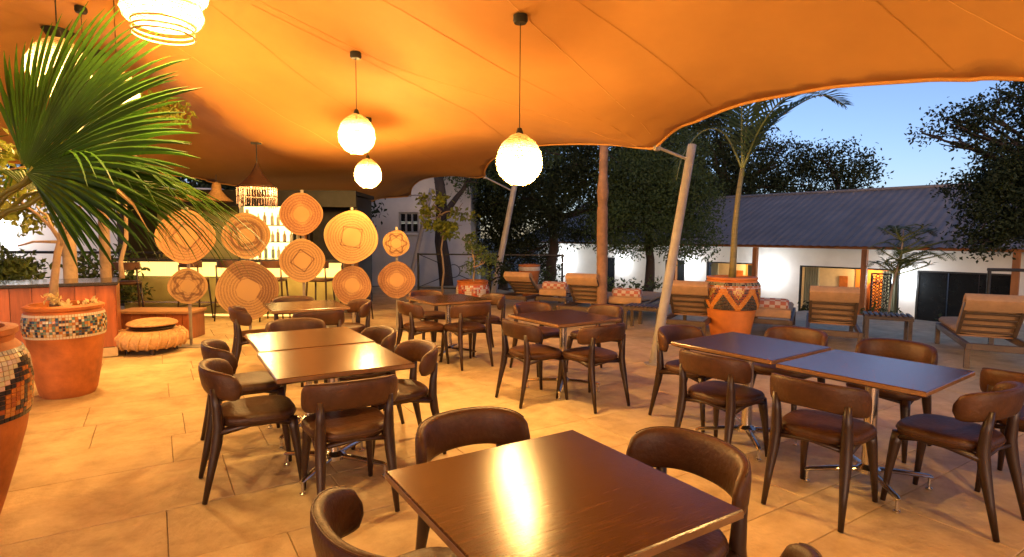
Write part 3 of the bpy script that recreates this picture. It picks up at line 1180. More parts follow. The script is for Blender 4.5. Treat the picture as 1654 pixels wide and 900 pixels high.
def make_stool():
    o = empty('bar_stool', (0, 0, 0))
    b = MB()
    rows = []
    for sc, z in ((.9, .715), (1, .725), (1, .755), (.9, .768), (.3, .77)):
        rows.append([(superell(2 * math.pi * k / 24, 3.5)[0] * .2 * sc, superell(2 * math.pi * k / 24, 3.5)[1] * .2 * sc, z) for k in range(24)])
    b.grid(rows, closed=True)
    b.f.append(tuple(range(len(b.v) - 24, len(b.v))))
    b.f.append(tuple(range(23, -1, -1)))
    b.build('seat', leather, o, smooth=True)
    b = MB()
    rows = []
    for i in range(13):
        a = (-1 + 2 * i / 12) * R(60)
        x, y = .23 * math.sin(a), -.2 + .09 * (1 - math.cos(a)) * 2
        rows.append([(x, y - .018, .96), (x, y - .022, 1.08), (x, y, 1.085), (x, y + .018, 1.075), (x, y + .018, .965), (x, y, .955)])
    b.grid(rows, closed=True)
    b.f.append((5, 4, 3, 2, 1, 0))
    m = len(b.v)
    b.f.append(tuple(range(m - 6, m)))
    b.build('backrest', leather, o, auto=40)
    for sx in (-1, 1):
        for sy in (-1, 1):
            b = MB()
            if sy < 0:
                b.tube([(sx * .2, -.23, .004), (sx * .17, -.17, .72), (sx * .165, -.19, 1.0)], [.013, .017, .013], 8)
            else:
                b.tube([(sx * .2, .21, .004), (sx * .16, .15, .72)], [.013, .018], 8)
            b.build('leg', chairwood, o, smooth=True)
        b = MB()
        b.cyl((sx * .19, -.21, .26), (sx * .19, .19, .26), .010, n=8)
        b.build('footrest', chairwood, o)
    b = MB()
    b.cyl((-.19, .19, .26), (.19, .19, .26), .010, n=8)
    b.build('footrest', chrome, o)
    return o


stool0 = make_stool()
remember(None)
STOOLS = [(-6.35, 9.25, 25, 'tall dark bar stool left of the row, nearest the planter counter'), (-5.72, 10.1, 0, 'dark bar stool behind the basket with the star'), (-5.05, 10.1, -8, 'dark bar stool between the first two tall basket stands'),
          (-4.28, 10.1, 6, 'dark bar stool left of the outlined diamond basket'), (-3.45, 10.1, -5, 'dark bar stool right of the outlined diamond basket'), (-2.85, 10.25, -35, 'dark bar stool at the right end of the bar behind the largest upper basket')]
for i, (x, y, a, lab) in enumerate(STOOLS):
    o = stool0 if i == 0 else copy_tree(stool0)
    o.location = (x, y, 0)
    o.rotation_euler = (0, 0, R(a))
    tag(o, lab, 'bar stool', 'bar stools along the bar')

# ------------------------------------------------------------------ planter counter, pouf, low table
pc = empty('planter_counter', (-4.95, 6.98, 0), GA)
Lc = 4.2
b = MB()
b.box((-Lc / 2, .42, .925), (Lc + .06, .9, .04), 0, .006)
b.build('granite_top', granite, pc)
b = MB()
b.box((-Lc / 2, .43, .49), (Lc - .04, .78, .82), 0, .003)
b.build('carcass', blackmetal, pc)
pw = .20
for k in range(int(Lc / pw)):
    b = MB()
    b.box((-.10 - k * pw - .002, .022, .515), (pw - .005, .02, .77), 0, .003)
    b.build('front_plank', redwood, pc)
for k in range(4):
    b = MB()
    b.box((.0, .14 + k * .2, .515), (.02, .195, .77), 0, .003)
    b.build('end_plank', redwood, pc)
b = MB()
b.box((-Lc / 2, .02, .065), (Lc, .03, .11), 0, .003)
b.build('skirting', mat('pale skirting', (.5, .36, .18), .4, .2), pc)
tag(pc, 'long polished wood counter with dark granite top at the left', 'counter')

b = MB()
o = empty('wicker_pouf', (-4.74, 7.32, 0))
NP = 96
rows = []
for r, z in ((.30, .07), (.37, .09), (.405, .14), (.41, .20), (.39, .26), (.34, .29), (.26, .30), (.02, .30)):
    rows.append([(r * (1 + .012 * math.cos(k * math.pi / 2 + z * 40)) * math.cos(2 * math.pi * k / NP), r * (1 + .012 * math.cos(k * math.pi / 2 + z * 40)) * math.sin(2 * math.pi * k / NP), z) for k in range(NP)])
b.grid(rows, closed=True)
b.build('woven_body', wicker, o, smooth=True)
for k in range(22):
    b = MB()
    a0 = 2 * math.pi * k / 22
    b.tube([(.372 * math.cos(a0), .372 * math.sin(a0), .08), (.415 * math.cos(a0 + .04), .415 * math.sin(a0 + .04), .15), (.412 * math.cos(a0 + .1), .412 * math.sin(a0 + .1), .23), (.35 * math.cos(a0 + .14), .35 * math.sin(a0 + .14), .295)], .016, 6)
    b.build('woven_rib', wicker, o, smooth=True)
for k in range(4):
    b = MB()
    a = k * math.pi / 2 + .6
    b.cyl((.27 * math.cos(a), .27 * math.sin(a), 0), (.27 * math.cos(a), .27 * math.sin(a), .08), .025, n=10)
    b.build('foot', chairwood, o)
tag(o, 'large round ribbed wicker pouf on short feet beside the counter', 'pouf')
o = empty('lidded_basket', (-4.72, 7.32, .302))
b = MB()
b.lathe([(.0, .0), (.22, .0), (.265, .025), (.25, .05), (.23, .06)], 40)
b.build('basket_body', chairwood, o, auto=40)
b = MB()
b.lathe([(.285, .06), (.295, .075), (.28, .095), (.22, .118), (.15, .13), (.14, .124), (.12, .122), (.0, .122)], 40)
b.build('lid', wicker, o, auto=50)
tag(o, 'low round lidded basket lying on the wicker pouf', 'basket')

o = empty('low_bench', (-5.25, 8.35, 0), .05)
b = MB()
b.box((0, 0, .40), (1.1, .5, .04), 0, .006)
b.build('bench_top', lightslat, o)
for k in range(9):
    b = MB()
    b.box((-.48 + k * .12, -.2, .2), (.112, .025, .36), 0, .003)
    b.build('front_plank', redwood, o)
for sx in (-1, 1):
    b = MB()
    b.box((sx * .5, .02, .19), (.05, .4, .38), 0, .004)
    b.build('end_panel', redwood, o)
tag(o, 'low planked wooden bench behind the wicker pouf', 'bench')

# ------------------------------------------------------------------ pots


def mosaic(parent, prof, z0, z1, rows, cols, colour, name='mosaic_band', proud=.006):
    """Small glazed pieces set on the pot wall, joints left open."""
    b = MB()

    def rad(z):
        for (r0, a), (r1, c) in zip(prof, prof[1:]):
            if a <= z <= c or c <= z <= a:
                return r0 + (r1 - r0) * (z - a) / (c - a) if c != a else r0
        return prof[-1][0]
    for i in range(rows):
        za, zb = z0 + (z1 - z0) * (i + .07) / rows, z0 + (z1 - z0) * (i + .93) / rows
        sh = random.random() * .6 if rows > 3 else 0
        for k in range(cols):
            col = colour((k + .5) / cols, (i + .5) / rows)
            if col is None:
                continue
            a0, a1 = 2 * math.pi * (k + .08) / cols, 2 * math.pi * (k + .92) / cols
            vs = []
            for d in (-.002, proud):
                for a, z in ((a0, za), (a1, za), (a1, zb), (a0, zb)):
                    r = rad(z) + d
                    vs.append((r * math.cos(a), r * math.sin(a), z))
            b.add(vs, [(4, 5, 6, 7), (0, 1, 5, 4), (1, 2, 6, 5), (2, 3, 7, 6), (3, 0, 4, 7)])
            b.c += [col] * 5
    return kind(b.build(name, glaze, parent), 'stuff')


def pot(name, x, y, prof, label, rimr, soilz, group=None, m=None):
    o = empty(name, (x, y, 0))
    b = MB()
    b.lathe(prof + [(rimr, prof[-1][1]), (rimr, soilz - .02)], 56)
    b.f.append(tuple(range(55, -1, -1)))
    b.build('pot_body', m or terracotta, o, auto=35)
    b = MB()
    rows = []
    for r in (rimr * 1.0, rimr * .6, .01):
        rows.append([(r * math.cos(a), r * math.sin(a), soilz + random.uniform(-.01, .012)) for a in [2 * math.pi * k / 24 for k in range(24)]])
    b.grid(rows, closed=True)
    b.build('soil', soil, o)
    tag(o, label, 'plant pot', group)
    return o


def zig(u, n):
    q = (u * n) % 1
    return 2 * abs(q - .5)


# near pot, cut by the frame
prof1 = [(r_, z_ * .955) for r_, z_ in [(.20, 0), (.23, .1), (.285, .3), (.335, .5), (.365, .68), (.372, .80), (.36, .92), (.33, .99), (.305, 1.02), (.31, 1.05), (.325, 1.06), (.325, 1.09), (.29, 1.095)]]
pot1 = pot('mosaic_pot', -2.93, 2.82, prof1, 'tall terracotta pot with cream and dark zigzag mosaic, cut by the left edge', .27, .93, 'mosaic pots')


def col1(u, w):
    zz = zig(u - .058, 5)
    if w < .06:
        return (.03, .03, .035)
    if w > .95:
        return (.35, .33, .3)
    d = w - (.22 + .62 * zz)
    if d > .10:
        return tuple(c * random.uniform(.85, 1.1) for c in (.62, .50, .33))
    if d > -.06:
        return (.035, .028, .03)
    if d > -.22:
        return random.choice([(.45, .14, .03), (.40, .10, .03), (.05, .04, .04)])
    return random.choice([(.35, .10, .03), (.05, .045, .05), (.5, .2, .05)])


mosaic(pot1, prof1, .575, .94, 15, 76, col1)
# second pot with small multi-coloured band
prof2 = [(r_ * .79, z_) for r_, z_ in [(.26, 0), (.29, .05), (.335, .25), (.365, .45), (.378, .56), (.39, .58), (.405, .66), (.405, .74), (.385, .80), (.37, .82), (.395, .835), (.40, .86), (.36, .875)]]
pot2 = pot('mosaic_pot', -4.27, 5.33, prof2, 'terracotta pot with multicoloured square mosaic band in front of the wooden counter', .265, .80, 'mosaic pots')
PAL = [(.55, .48, .35), (.6, .52, .36), (.03, .04, .06), (.04, .09, .16), (.10, .2, .17), (.45, .16, .04), (.12, .07, .03), (.5, .30, .1), (.25, .28, .2)]
mosaic(pot2, prof2, .575, .80, 9, 84, lambda u, w: (.6, .52, .36) if w < .1 or w > .92 else random.choice(PAL))
# palm planter with V pattern
prof3 = [(.27, 0), (.29, .04), (.33, .25), (.36, .44), (.385, .46), (.405, .52), (.415, .70), (.41, .82), (.385, .87), (.36, .90), (.375, .915), (.375, .945), (.33, .95)]
pot3 = pot('mosaic_pot', 3.42, 8.72, prof3, 'bright orange palm pot with zigzag mosaic in front of the loungers', .31, .89, 'mosaic pots', mat('bright terracotta', (.62, .19, .03), .55, .15, 4, .08, 40))


def col3(u, w):
    u = (u + .02) % 1
    if w > .88:
        return random.choice([(.03, .04, .03), (.22, .24, .12), (.3, .3, .16)])
    if w > .76:
        return (.62, .42, .32) if (w - .76) / .12 < 1.1 - zig(u, 22) * .9 else (.5, .14, .04)
    zz = zig(u, 6)
    d = w / .76 - zz
    if abs(d) < .20:
        return random.choice([(.70, .24, .03), (.66, .22, .03), (.72, .3, .06)])
    if d > .52:
        return random.choice([(.6, .34, .06), (.45, .1, .04), (.65, .45, .1)])
    if d > 0:
        return random.choice([(.28, .06, .03), (.06, .05, .04)])
    return random.choice([(.04, .06, .05), (.05, .07, .07), (.12, .10, .06), (.03, .03, .03)])


mosaic(pot3, prof3, .46, .875, 18, 150, col3)
# round white and red pot
prof4 = [(.24, 0), (.31, .08), (.36, .25), (.365, .38), (.34, .5), (.335, .53), (.35, .56), (.33, .58)]
pot4 = pot('mosaic_pot', -.86, 12.3, prof4, 'low round pot with red and white mosaic behind the far centre table', .3, .53, 'mosaic pots')
mosaic(pot4, prof4, .12, .49, 9, 60, lambda u, w: (.62, .58, .5) if zig(u, 7) > w else random.choice([(.5, .09, .05), (.45, .16, .08), (.58, .5, .42), (.25, .05, .05)]))
# tall plain pot
prof5 = [(.17, 0), (.19, .05), (.235, .4), (.265, .62), (.275, .66), (.27, .70), (.265, .77), (.285, .79), (.285, .82), (.25, .825)]
pot5 = pot('tall_pot', .45, 14.6, prof5, 'tall plain terracotta pot with pale rim beyond the loungers', .23, .78)
b = MB()
b.lathe([(.278, .67), (.284, .70), (.282, .76), (.272, .77)], 40)
b.build('rim_band', grout_light, pot5, smooth=True)

# ------------------------------------------------------------------ foliage builders


def leaf_quads(centres, sizes, up=.35, elong=2.0):
    """Folded leaf blades: 4 triangles each, random attitudes."""
    centres = np.asarray(centres, float)
    n = len(centres)
    d = rng.normal(size=(n, 3))
    d[:, 2] -= up
    d /= np.linalg.norm(d, axis=1)[:, None]
    r = rng.normal(size=(n, 3))
    s = np.cross(d, r)
    s /= np.linalg.norm(s, axis=1)[:, None] + 1e-9
    nn = np.cross(s, d)
    L = (np.asarray(sizes) * rng.uniform(.7, 1.3, n))[:, None]
    W = L / elong / 2
    p0 = centres
    p1 = centres + d * L * .5 + s * W + nn * W * .35
    p2 = centres + d * L - nn * W * .3
    p3 = centres + d * L * .5 - s * W + nn * W * .35
    V = np.stack([p0, p1, p2, p3], 1).reshape(-1, 3)
    F = [(4 * i, 4 * i + 1, 4 * i + 2) for i in range(n)] + [(4 * i, 4 * i + 2, 4 * i + 3) for i in range(n)]
    return V.tolist(), F


def crown_points(blobs, count, clump=.3, shell=.55):
    """Leaf positions: clumps scattered through ellipsoids, denser near their surface."""
    out = []
    tot = sum(b[3] * b[4] * b[5] for b in blobs) ** 1.0
    for bx, by, bz, rx, ry, rz in blobs:
        m = max(6, int(count * (rx * ry * rz) / tot))
        k = max(3, m // 40)
        d = rng.normal(size=(k, 3))
        d /= np.linalg.norm(d, axis=1)[:, None]
        rad = shell + (1.08 - shell) * rng.random(k) ** .8
        cc = d * rad[:, None] * np.array([rx, ry, rz]) + np.array([bx, by, bz])
        idx = rng.integers(0, k, m)
        out.append(cc[idx] + rng.normal(size=(m, 3)) * clump * np.array([1, 1, .7]))
    return np.concatenate(out)


def branch_path(p0, p1, sag=0.1, n=6):
    p0, p1 = Vector(p0), Vector(p1)
    L = (p1 - p0).length
    pts = []
    for i in range(n + 1):
        t = i / n
        p = p0.lerp(p1, t)
        p.z += math.sin(t * math.pi) * sag * L
        if 0 < i < n:
            p += Vector((random.uniform(-1, 1), random.uniform(-1, 1), random.uniform(-1, 1))) * L * .03
        pts.append(p)
    return pts


def tree(name, base, trunk_top, r, blobs, leaves, size, m, label, group=None, clump=.3, elong=2.0, barkm=None, shell=.55, cat='tree'):
    o = empty(name, base)
    B = Vector(base)
    T = Vector(trunk_top) - B
    tr = MB()
    pts = branch_path((0, 0, -.05), T, .0, 7)
    tr.tube(pts, [r * (1.25 if i == 0 else 1) * (1 - .45 * i / 7) for i in range(8)], 12)
    for bl in blobs:
        c = Vector(bl[:3]) - B
        start = T if c.z > T.z else T.lerp(Vector((0, 0, 0)), random.uniform(.05, .35))
        pts = branch_path(start, c, .06, 6)
        tr.tube(pts, [r * .5 * (1 - .8 * i / 6) + .008 for i in range(7)], 7)
        for k in range(4):
            q = pts[random.randint(3, 6)]
            e = c + Vector((random.uniform(-1, 1) * bl[3], random.uniform(-1, 1) * bl[4], random.uniform(-.6, 1) * bl[5])) * .85
            tr.tube(branch_path(q, e, .04, 4), [r * .18 * (1 - .7 * i / 4) + .005 for i in range(5)], 5)
    tr.build('trunk', barkm or bark, o, smooth=True)
    P = crown_points([(b_[0] - B.x, b_[1] - B.y, b_[2] - B.z, b_[3], b_[4], b_[5]) for b_ in blobs], leaves, clump, shell)
    V, F = leaf_quads(P, np.full(len(P), size), .3, elong)
    cb = MB()
    cb.v, cb.f = V, F
    cb.build('crown', m, o)
    tag(o, label, cat, group)
    return o


def fan_leaf(parent, hub, mid, normal, radius, a0, a1, nseg, droop, m, split=.5, stalk_from=None, width=1.0, dry=0.0):
    """A fan palm leaf: pleated blades joined near the hub, free pointed tips."""
    mid = Vector(mid).normalized()
    normal = Vector(normal).normalized()
    side = normal.cross(mid).normalized()
    normal = mid.cross(side).normalized()
    hub = Vector(hub)
    b = MB()
    dr = MB()
    da = (a1 - a0) / nseg
    K = 9
    for s in range(nseg):
        a = a0 + da * (s + .5) + random.uniform(-.01, .01)
        ln = radius * (1 - .36 * (abs(a - (a0 + a1) / 2) / ((a1 - a0) / 2)) ** 2) * random.uniform(.93, 1.05)
        dirv = mid * math.cos(a) + side * math.sin(a)
        perp = -mid * math.sin(a) + side * math.cos(a)
        bend = random.uniform(.8, 1.3)
        rows = []
        for i in range(K + 1):
            t = i / K
            rr = ln * (.04 + .96 * t)
            w = rr * math.tan(da / 2) * 1.04 if t < split else max(.0012, (ln * split) * math.tan(da / 2) * 1.04 * ((1 - t) / (1 - split)) ** .7)
            w *= width
            c = hub + dirv * rr + normal * (.10 * radius * math.sin(t * 1.4))
            fall = droop * bend * max(0, t - .35) ** 2 * ln
            c = c + Vector((0, 0, -fall)) - dirv * fall * .15
            fold = normal * w * .34
            rows.append([c - perp * w - fold, c + fold * .6, c + perp * w - fold])
        if dry and random.random() < dry:
            b.grid(rows[:K - 1])
            tip = rows[K - 2:]
            dr.grid([[p + Vector((0, 0, -.03 * ln * j * j)) for p in r] for j, r in enumerate(tip)])
        else:
            b.grid(rows)
    leaf = b.build('frond', m, parent, smooth=False)
    if dr.v:
        kind(dr.build('dry_tips', palm_dry, leaf), 'stuff')
    if stalk_from is not None:
        s = MB()
        s.tube(branch_path(stalk_from, hub + mid * radius * .06, .06, 6), [.016, .015, .014, .013, .012, .012, .011], 7)
        s.build('leaf_stalk', stalk, leaf, smooth=True)
    return leaf


# fan palm in the near pot
fp = empty('fan_palm', (-2.93, 2.82, .98))
b = MB()
b.tube([(0, 0, -.02), (.0, .0, .2), (.03, .02, .42)], [.07, .06, .045], 12)
b.build('stem', bark, fp, smooth=True)
H0 = Vector((-2.93, 2.82, .98))
st = (.03, .02, .4)


def hubp(x, y, z):
    return Vector((x, y, z)) - H0


fan_leaf(fp, hubp(-2.52, 2.92, 1.86), (.95, -.12, .24), (.06, -.92, .38), 1.14, R(-46), R(100), 44, .24, palm_green, .62, st, dry=.07)
fan_leaf(fp, hubp(-2.60, 3.06, 1.84), (.90, .10, .36), (.10, -.90, .40), 1.02, R(-70), R(95), 40, .34, palm_green, .6, st)
fan_leaf(fp, hubp(-2.46, 3.02, 1.82), (.94, .30, -.10), (.05, .30, .93), 1.10, R(-62), R(60), 44, .85, palm_green, .55, st, dry=.04)
fan_leaf(fp, hubp(-2.9, 2.75, 1.8), (-.15, -.1, .98), (.2, -.95, .1), .72, R(-80), R(75), 44, .35, palm_green, .5, st)
fan_leaf(fp, hubp(-2.72, 3.2, 1.78), (.35, .85, .1), (.1, -.4, .9), .9, R(-90), R(90), 44, .9, palm_green, .48, st)
tag(fp, 'big green fan palm spreading from the tall pot at the left', 'palm')

# small tree in the second pot
fr = empty('potted_tree', (-4.27, 5.33, .80))
b = MB()
b.tube([(-.1, 0, -.02), (-.09, 0, .25), (-.04, 0, .55), (.02, .02, .8), (.10, .02, 1.05)], [.04, .034, .030, .025, .018], 9)
for e in ((-.45, .05, .62), (-.3, .1, 1.0), (.35, .1, 1.25), (-.1, -.05, 1.3), (-.6, .1, 1.15)):
    b.tube(branch_path((-.04 + .06 * (e[2] - .5), 0, .35 + .4 * random.random()), e, .05, 5), [.018, .015, .013, .011, .009, .007], 6)
b.build('trunk', palebark, fr, smooth=True)
P = crown_points([(-.45, .1, 1.1, .35, .3, .3), (.05, .1, 1.35, .35, .3, .25), (-.7, .1, 1.35, .3, .3, .3), (-.3, .2, 1.5, .4, .3, .2), (-.75, 0, .75, .12, .12, .12)], 420, .09)
V, F = leaf_quads(P, np.full(len(P), .10), .6, 1.6)
b = MB()
b.v, b.f = V, F
b.build('crown', leaf_yellow, fr)
P = crown_points([(.05, -.02, .09, .22, .2, .07)], 160, .03)
V, F = leaf_quads(P, np.full(len(P), .055), -.4, 1.5)
b = MB()
b.v, b.f = V, F
kind(b.build('flowers', mat('cream blossom', (.72, .58, .28), .6, .2, trans=.3), fr), 'stuff')
tag(fr, 'slender pale stemmed tree with yellow green leaves in the multicoloured mosaic pot', 'potted tree')


# feather palm in the bright pot
def feather_frond(parent, pts, leaf_len, nleaf, m, twist=0.0, hang=.5):
    path = catmull([tuple(p) for p in pts], 8, closed=False) + [Vector(pts[-1])]
    s = MB()
    s.tube(path, [.016 * (1 - .85 * i / len(path)) + .002 for i in range(len(path))], 6)
    fr_ = s.build('frond', stalk, parent, smooth=True)
    b = MB()
    n = len(path)
    for k in range(nleaf):
        t = .12 + .88 * k / nleaf
        i = min(n - 2, int(t * (n - 1)))
        p = path[i].lerp(path[i + 1], t * (n - 1) - i)
        d = (path[i + 1] - path[i]).normalized()
        sd = d.cross(Vector((0, 0, 1)))
        sd = sd.normalized() if sd.length > .05 else Vector((1, 0, 0))
        up = sd.cross(d)
        L = leaf_len * (math.sin(math.pi * min(1, .15 + .85 * t) ** .8) * .85 + .18) * random.uniform(.85, 1.1)
        for sg in (-1, 1):
            dv = (sd * sg * .8 + d * .65 + up * (.3 + twist) + Vector((random.uniform(-1, 1), random.uniform(-1, 1), random.uniform(-1, 1))) * .08).normalized()
            w = L * .03 + .004
            wv = dv.cross(up).normalized() * w
            q0, q1, q2 = p, p + dv * L * .5 + Vector((0, 0, -hang * L * .12)), p + dv * L * .95 + Vector((0, 0, -hang * L * .5))
            b.add([q0 - wv * .4, q0 + wv * .4, q1 + wv, q1 - wv, q2], [(0, 1, 2, 3), (3, 2, 4)])
    b.build('leaflets', m, fr_)


fpalm = empty('feather_palm', (3.42, 8.72, .89))
b = MB()
b.tube([(0, 0, -.02), (.01, 0, .3), (.015, 0, .8), (.05, 0, 1.3), (.10, 0, 1.72)], [.058, .05, .044, .038, .034], 12)
b.build('stem', mat('green ringed palm stem', (.22, .17, .05), .5, .3, 3, .3, 30, stretch=(1, 1, 6)), fpalm, smooth=True)
c0 = Vector((.10, 0, 1.70))
for pts, L, k in [([(0, 0, 0), (.26, .05, .50), (.70, .1, .90), (1.18, .05, 1.14), (1.52, 0, .98)], .72, 60),
                  ([(0, 0, 0), (.1, .1, .85), (.3, .2, 1.45), (.62, .25, 1.85)], .6, 32),
                  ([(0, 0, 0), (-.06, -.05, .75), (-.12, -.2, 1.4), (-.05, -.5, 1.9)], .6, 32),
                  ([(0, 0, 0), (-.25, .1, .55), (-.55, .2, .62), (-.85, .2, .25), (-.95, .2, -.15)], .5, 30),
                  ([(0, 0, 0), (.15, -.25, .6), (.35, -.6, .95), (.6, -1.0, .9)], .5, 28)]:
    feather_frond(fpalm, [c0 + Vector(p) for p in pts], L, k, leaf_mid)
b = MB()
b.tube([c0 + Vector((0, 0, -.1)), c0 + Vector((.01, 0, .3))], [.036, .02], 8)
b.build('crown_shaft', stalk, fpalm, smooth=True)
tag(fpalm, 'slender feather palm rising from the bright orange pot', 'palm')

# bare palm trunk standing between the loungers
o = empty('palm_trunk', (1.66, 10.25, 0))
b = MB()
pts, rad = [], []
for i in range(90):
    z = i / 89 * 3.9
    pts.append((-.03 * math.sin(z * .7), 0, z))
    rad.append((.095 if z < 2.1 else .075 + .03 * max(0, 1 - abs(z - 2.35) / .3)) * (1 + (.05 if i % 3 == 0 else 0)))
b.tube(pts, rad, 14)
b.build('ringed_trunk', mat('ringed palm bark', (.26, .14, .075), .85, .3, 6, .4, 30), o, smooth=True)
for k in range(7):
    a = k * .9
    feather_frond(o, [Vector((0, 0, 3.85)), Vector((.4 * math.cos(a), .4 * math.sin(a), 4.5)), Vector((1.1 * math.cos(a), 1.1 * math.sin(a), 4.9)), Vector((1.8 * math.cos(a), 1.8 * math.sin(a), 4.5))], .5, 24, leaf_dark)
tag(o, 'straight ringed palm trunk standing between the loungers', 'palm')

# ------------------------------------------------------------------ loungers
LD = R(62)


def make_lounger(tilt):
    o = empty('sun_lounger', (0, 0, 0))
    for s in (-1, 1):
        b = MB()
        b.box((s * .31, 0, .27), (.045, 1.9, .08), 0, .006)
        b.build('side_rail', loungewood, o)
        for yy in (-.90, .90):
            b = MB()
            b.box((s * .31, yy, .135), (.055, .06, .27), 0, .005)
            b.build('leg', loungewood, o)
    for yy in (-.92, .92):
        b = MB()
        b.box((0, yy, .27), (.57, .045, .08), 0, .005)
        b.build('end_rail', loungewood, o)
    for k in range(7):
        b = MB()
        b.box((0, -.12 + k * .155, .30), (.57, .11, .022), 0, .003)
        b.build('seat_slat', lightslat, o)
    hinge = Vector((0, -.22, .33))
    ca, sa = math.cos(tilt), math.sin(tilt)

    def P(d, h):
        return hinge + Vector((0, -d * ca - h * sa * -1 * 0, d * sa)) + Vector((0, h * sa, h * ca))
    M = Matrix.Rotation(-tilt, 4, 'X')
    for s in (-1, 1):
        b = MB()
        b.box(tuple(P(.275, 0) + Vector((s * .285, 0, 0))), (.04, .57, .035), 0, .004, M)
        b.build('back_stile', loungewood, o)
    for k in range(5):
        b = MB()
        b.box(tuple(P(.05 + k * .112, -.004)), (.53, .034, .02), 0, .003, M)
        b.build('back_slat', loungewood, o)
    b = MB()
    N = 22
    pts = []
    for i in range(N):
        t = i / (N - 1)
        if t < .62:
            q = t / .62
            pts.append((Vector((0, .93 - q * 1.13, .318)), Vector((0, 0, 1))))
        else:
            q = (t - .62) / .38
            pts.append((P(.0 + q * .60, .018), Vector((0, sa, ca))))
    rows = []
    for p, nrm in pts:
        ring = []
        for x, h in ((-.30, .02), (-.305, .05), (-.27, .085), (-.1, .098), (.1, .098), (.27, .085), (.305, .05), (.30, .02), (.1, .0), (-.1, .0)):
            ring.append(p + nrm * h + Vector((x, 0, 0)))
        rows.append(ring)
    b.grid(rows, closed=True)
    b.f.append(tuple(range(9, -1, -1)))
    m = len(b.v)
    b.f.append(tuple(range(m - 10, m)))
    b.build('mattress', cushion, o, auto=50)
    # head flap folded over the top of the back
    b = MB()
    rows = []
    for d, h in ((.47, .10), (.57, .115), (.64, .09), (.66, .03), (.64, -.03), (.57, -.045), (.47, -.042), (.47, -.028), (.57, -.028), (.61, .0), (.61, .05), (.55, .09)):
        p = P(d, h)
        rows.append([p + Vector((x, 0, 0)) for x in (-.30, -.1, .1, .30)])
    rows.append(rows[0])
    b.grid(rows)
    for x in (0, 3):
        b.f.append(tuple(len(b.v) - len(rows) * 4 + r * 4 + x for r in range(len(rows) - 1)))
    b.build('head_flap', cushion, o, auto=50)
    return o


l_up = make_lounger(R(50))
l_mid = make_lounger(R(38))
l_flat = make_lounger(R(3))
remember(None)
LOUNGERS = [(l_up, 2.99, 9.17, 'raised sun lounger between the nearest tent pole and the palm pot'), (l_up, 4.77, 8.32, 'raised sun lounger in the middle of the right hand row, right of the palm pot'),
            (l_up, 6.17, 7.32, 'raised sun lounger at the right edge of the picture'), (l_up, 1.55, 10.77, 'raised sun lounger just left of the palm trunk'),
            (l_mid, .43, 12.5, 'half raised sun lounger beside the middle leaning pole'),
            (l_flat, 4.36, 9.35, 'flat sun lounger with a checked bolster behind the palm pot'), (l_flat, 2.45, 10.9, 'flat sun lounger with a checked bolster right of the palm trunk'), (l_flat, 1.24, 12.3, 'flat sun lounger with a checked bolster before the tall plain pot')]
used = set()
for src, x, y, lab in LOUNGERS:
    if src.name in used:
        o = copy_tree(src)
    else:
        o = src
        used.add(src.name)
    o.location = (x, y, 0)
    o.rotation_euler = (0, 0, LD - math.pi / 2)
    tag(o, lab, 'sun lounger', 'timber sun loungers')
check = bpy.data.materials.new('red white check cloth')
check.use_nodes = True
nt = check.node_tree
tc = nt.nodes.new('ShaderNodeTexCoord')
ck = nt.nodes.new('ShaderNodeTexChecker')
ck.inputs['Scale'].default_value = 13
ck.inputs['Color1'].default_value = (.52, .42, .34, 1)
ck.inputs['Color2'].default_value = (.40, .13, .08, 1)
nt.links.new(tc.outputs['Object'], ck.inputs['Vector'])
nt.links.new(ck.outputs[0], nt.nodes['Principled BSDF'].inputs['Base Color'])
nt.nodes['Principled BSDF'].inputs['Roughness'].default_value = .9
fx, fy = math.cos(LD), math.sin(LD)
for x, y, lab in ((4.36, 9.35, 'checked red and white bolster lying behind the palm pot'), (2.45, 10.9, 'checked red and white bolster right of the palm trunk'), (1.24, 12.3, 'checked red and white bolster before the tall plain pot')):
    b = MB()
    prof = [(.0, -.27), (.07, -.268), (.092, -.25), (.097, -.2), (.098, 0), (.097, .2), (.092, .25), (.07, .268), (.0, .27)]
    b.lathe(prof, 24)
    b.v = [(p[2], p[0], p[1]) for p in b.v]
    o = b.build('checked_bolster', check, auto=50)
    o.location = (x - fx * .72, y - fy * .72, .52)
    o.rotation_euler = (0, 0, LD - math.pi / 2)
    tag(o, lab, 'cushion', 'checked bolsters on flat loungers')


def side_table(x, y, label):
    o = empty('side_table', (x, y, 0), LD - math.pi / 2)
    for s in (-1, 1):
        for q in (-1, 1):
            b = MB()
            b.box((s * .27, q * .2, .17), (.05, .05, .34), 0, .004)
            b.build('leg', loungewood, o)
        b = MB()
        b.box((0, s * .215, .36), (.62, .03, .05), 0, .004)
        b.build('apron', loungewood, o)
    for k in range(9):
        b = MB()
        b.box((-.28 + k * .07, 0, .398), (.045, .46, .02), 0, .003)
        b.build('top_slat', loungewood, o)
    tag(o, label, 'side table', 'slatted side tables')


side_table(5.72, 8.5, 'slatted timber side table between the two right hand loungers')
side_table(2.24, 9.4, 'slatted timber side table half hidden by the nearest tent pole')

# ------------------------------------------------------------------ guest house on the right
HD = Vector((.64, -.77, 0)).normalized()       # along the eave
HN = Vector((HD.y * -1, HD.x, 0))              # away from the camera
E0 = Vector((10.0, 22.4, 0))
house = empty('guest_house', (E0.x, E0.y, LOW), math.atan2(HD.y, HD.x))
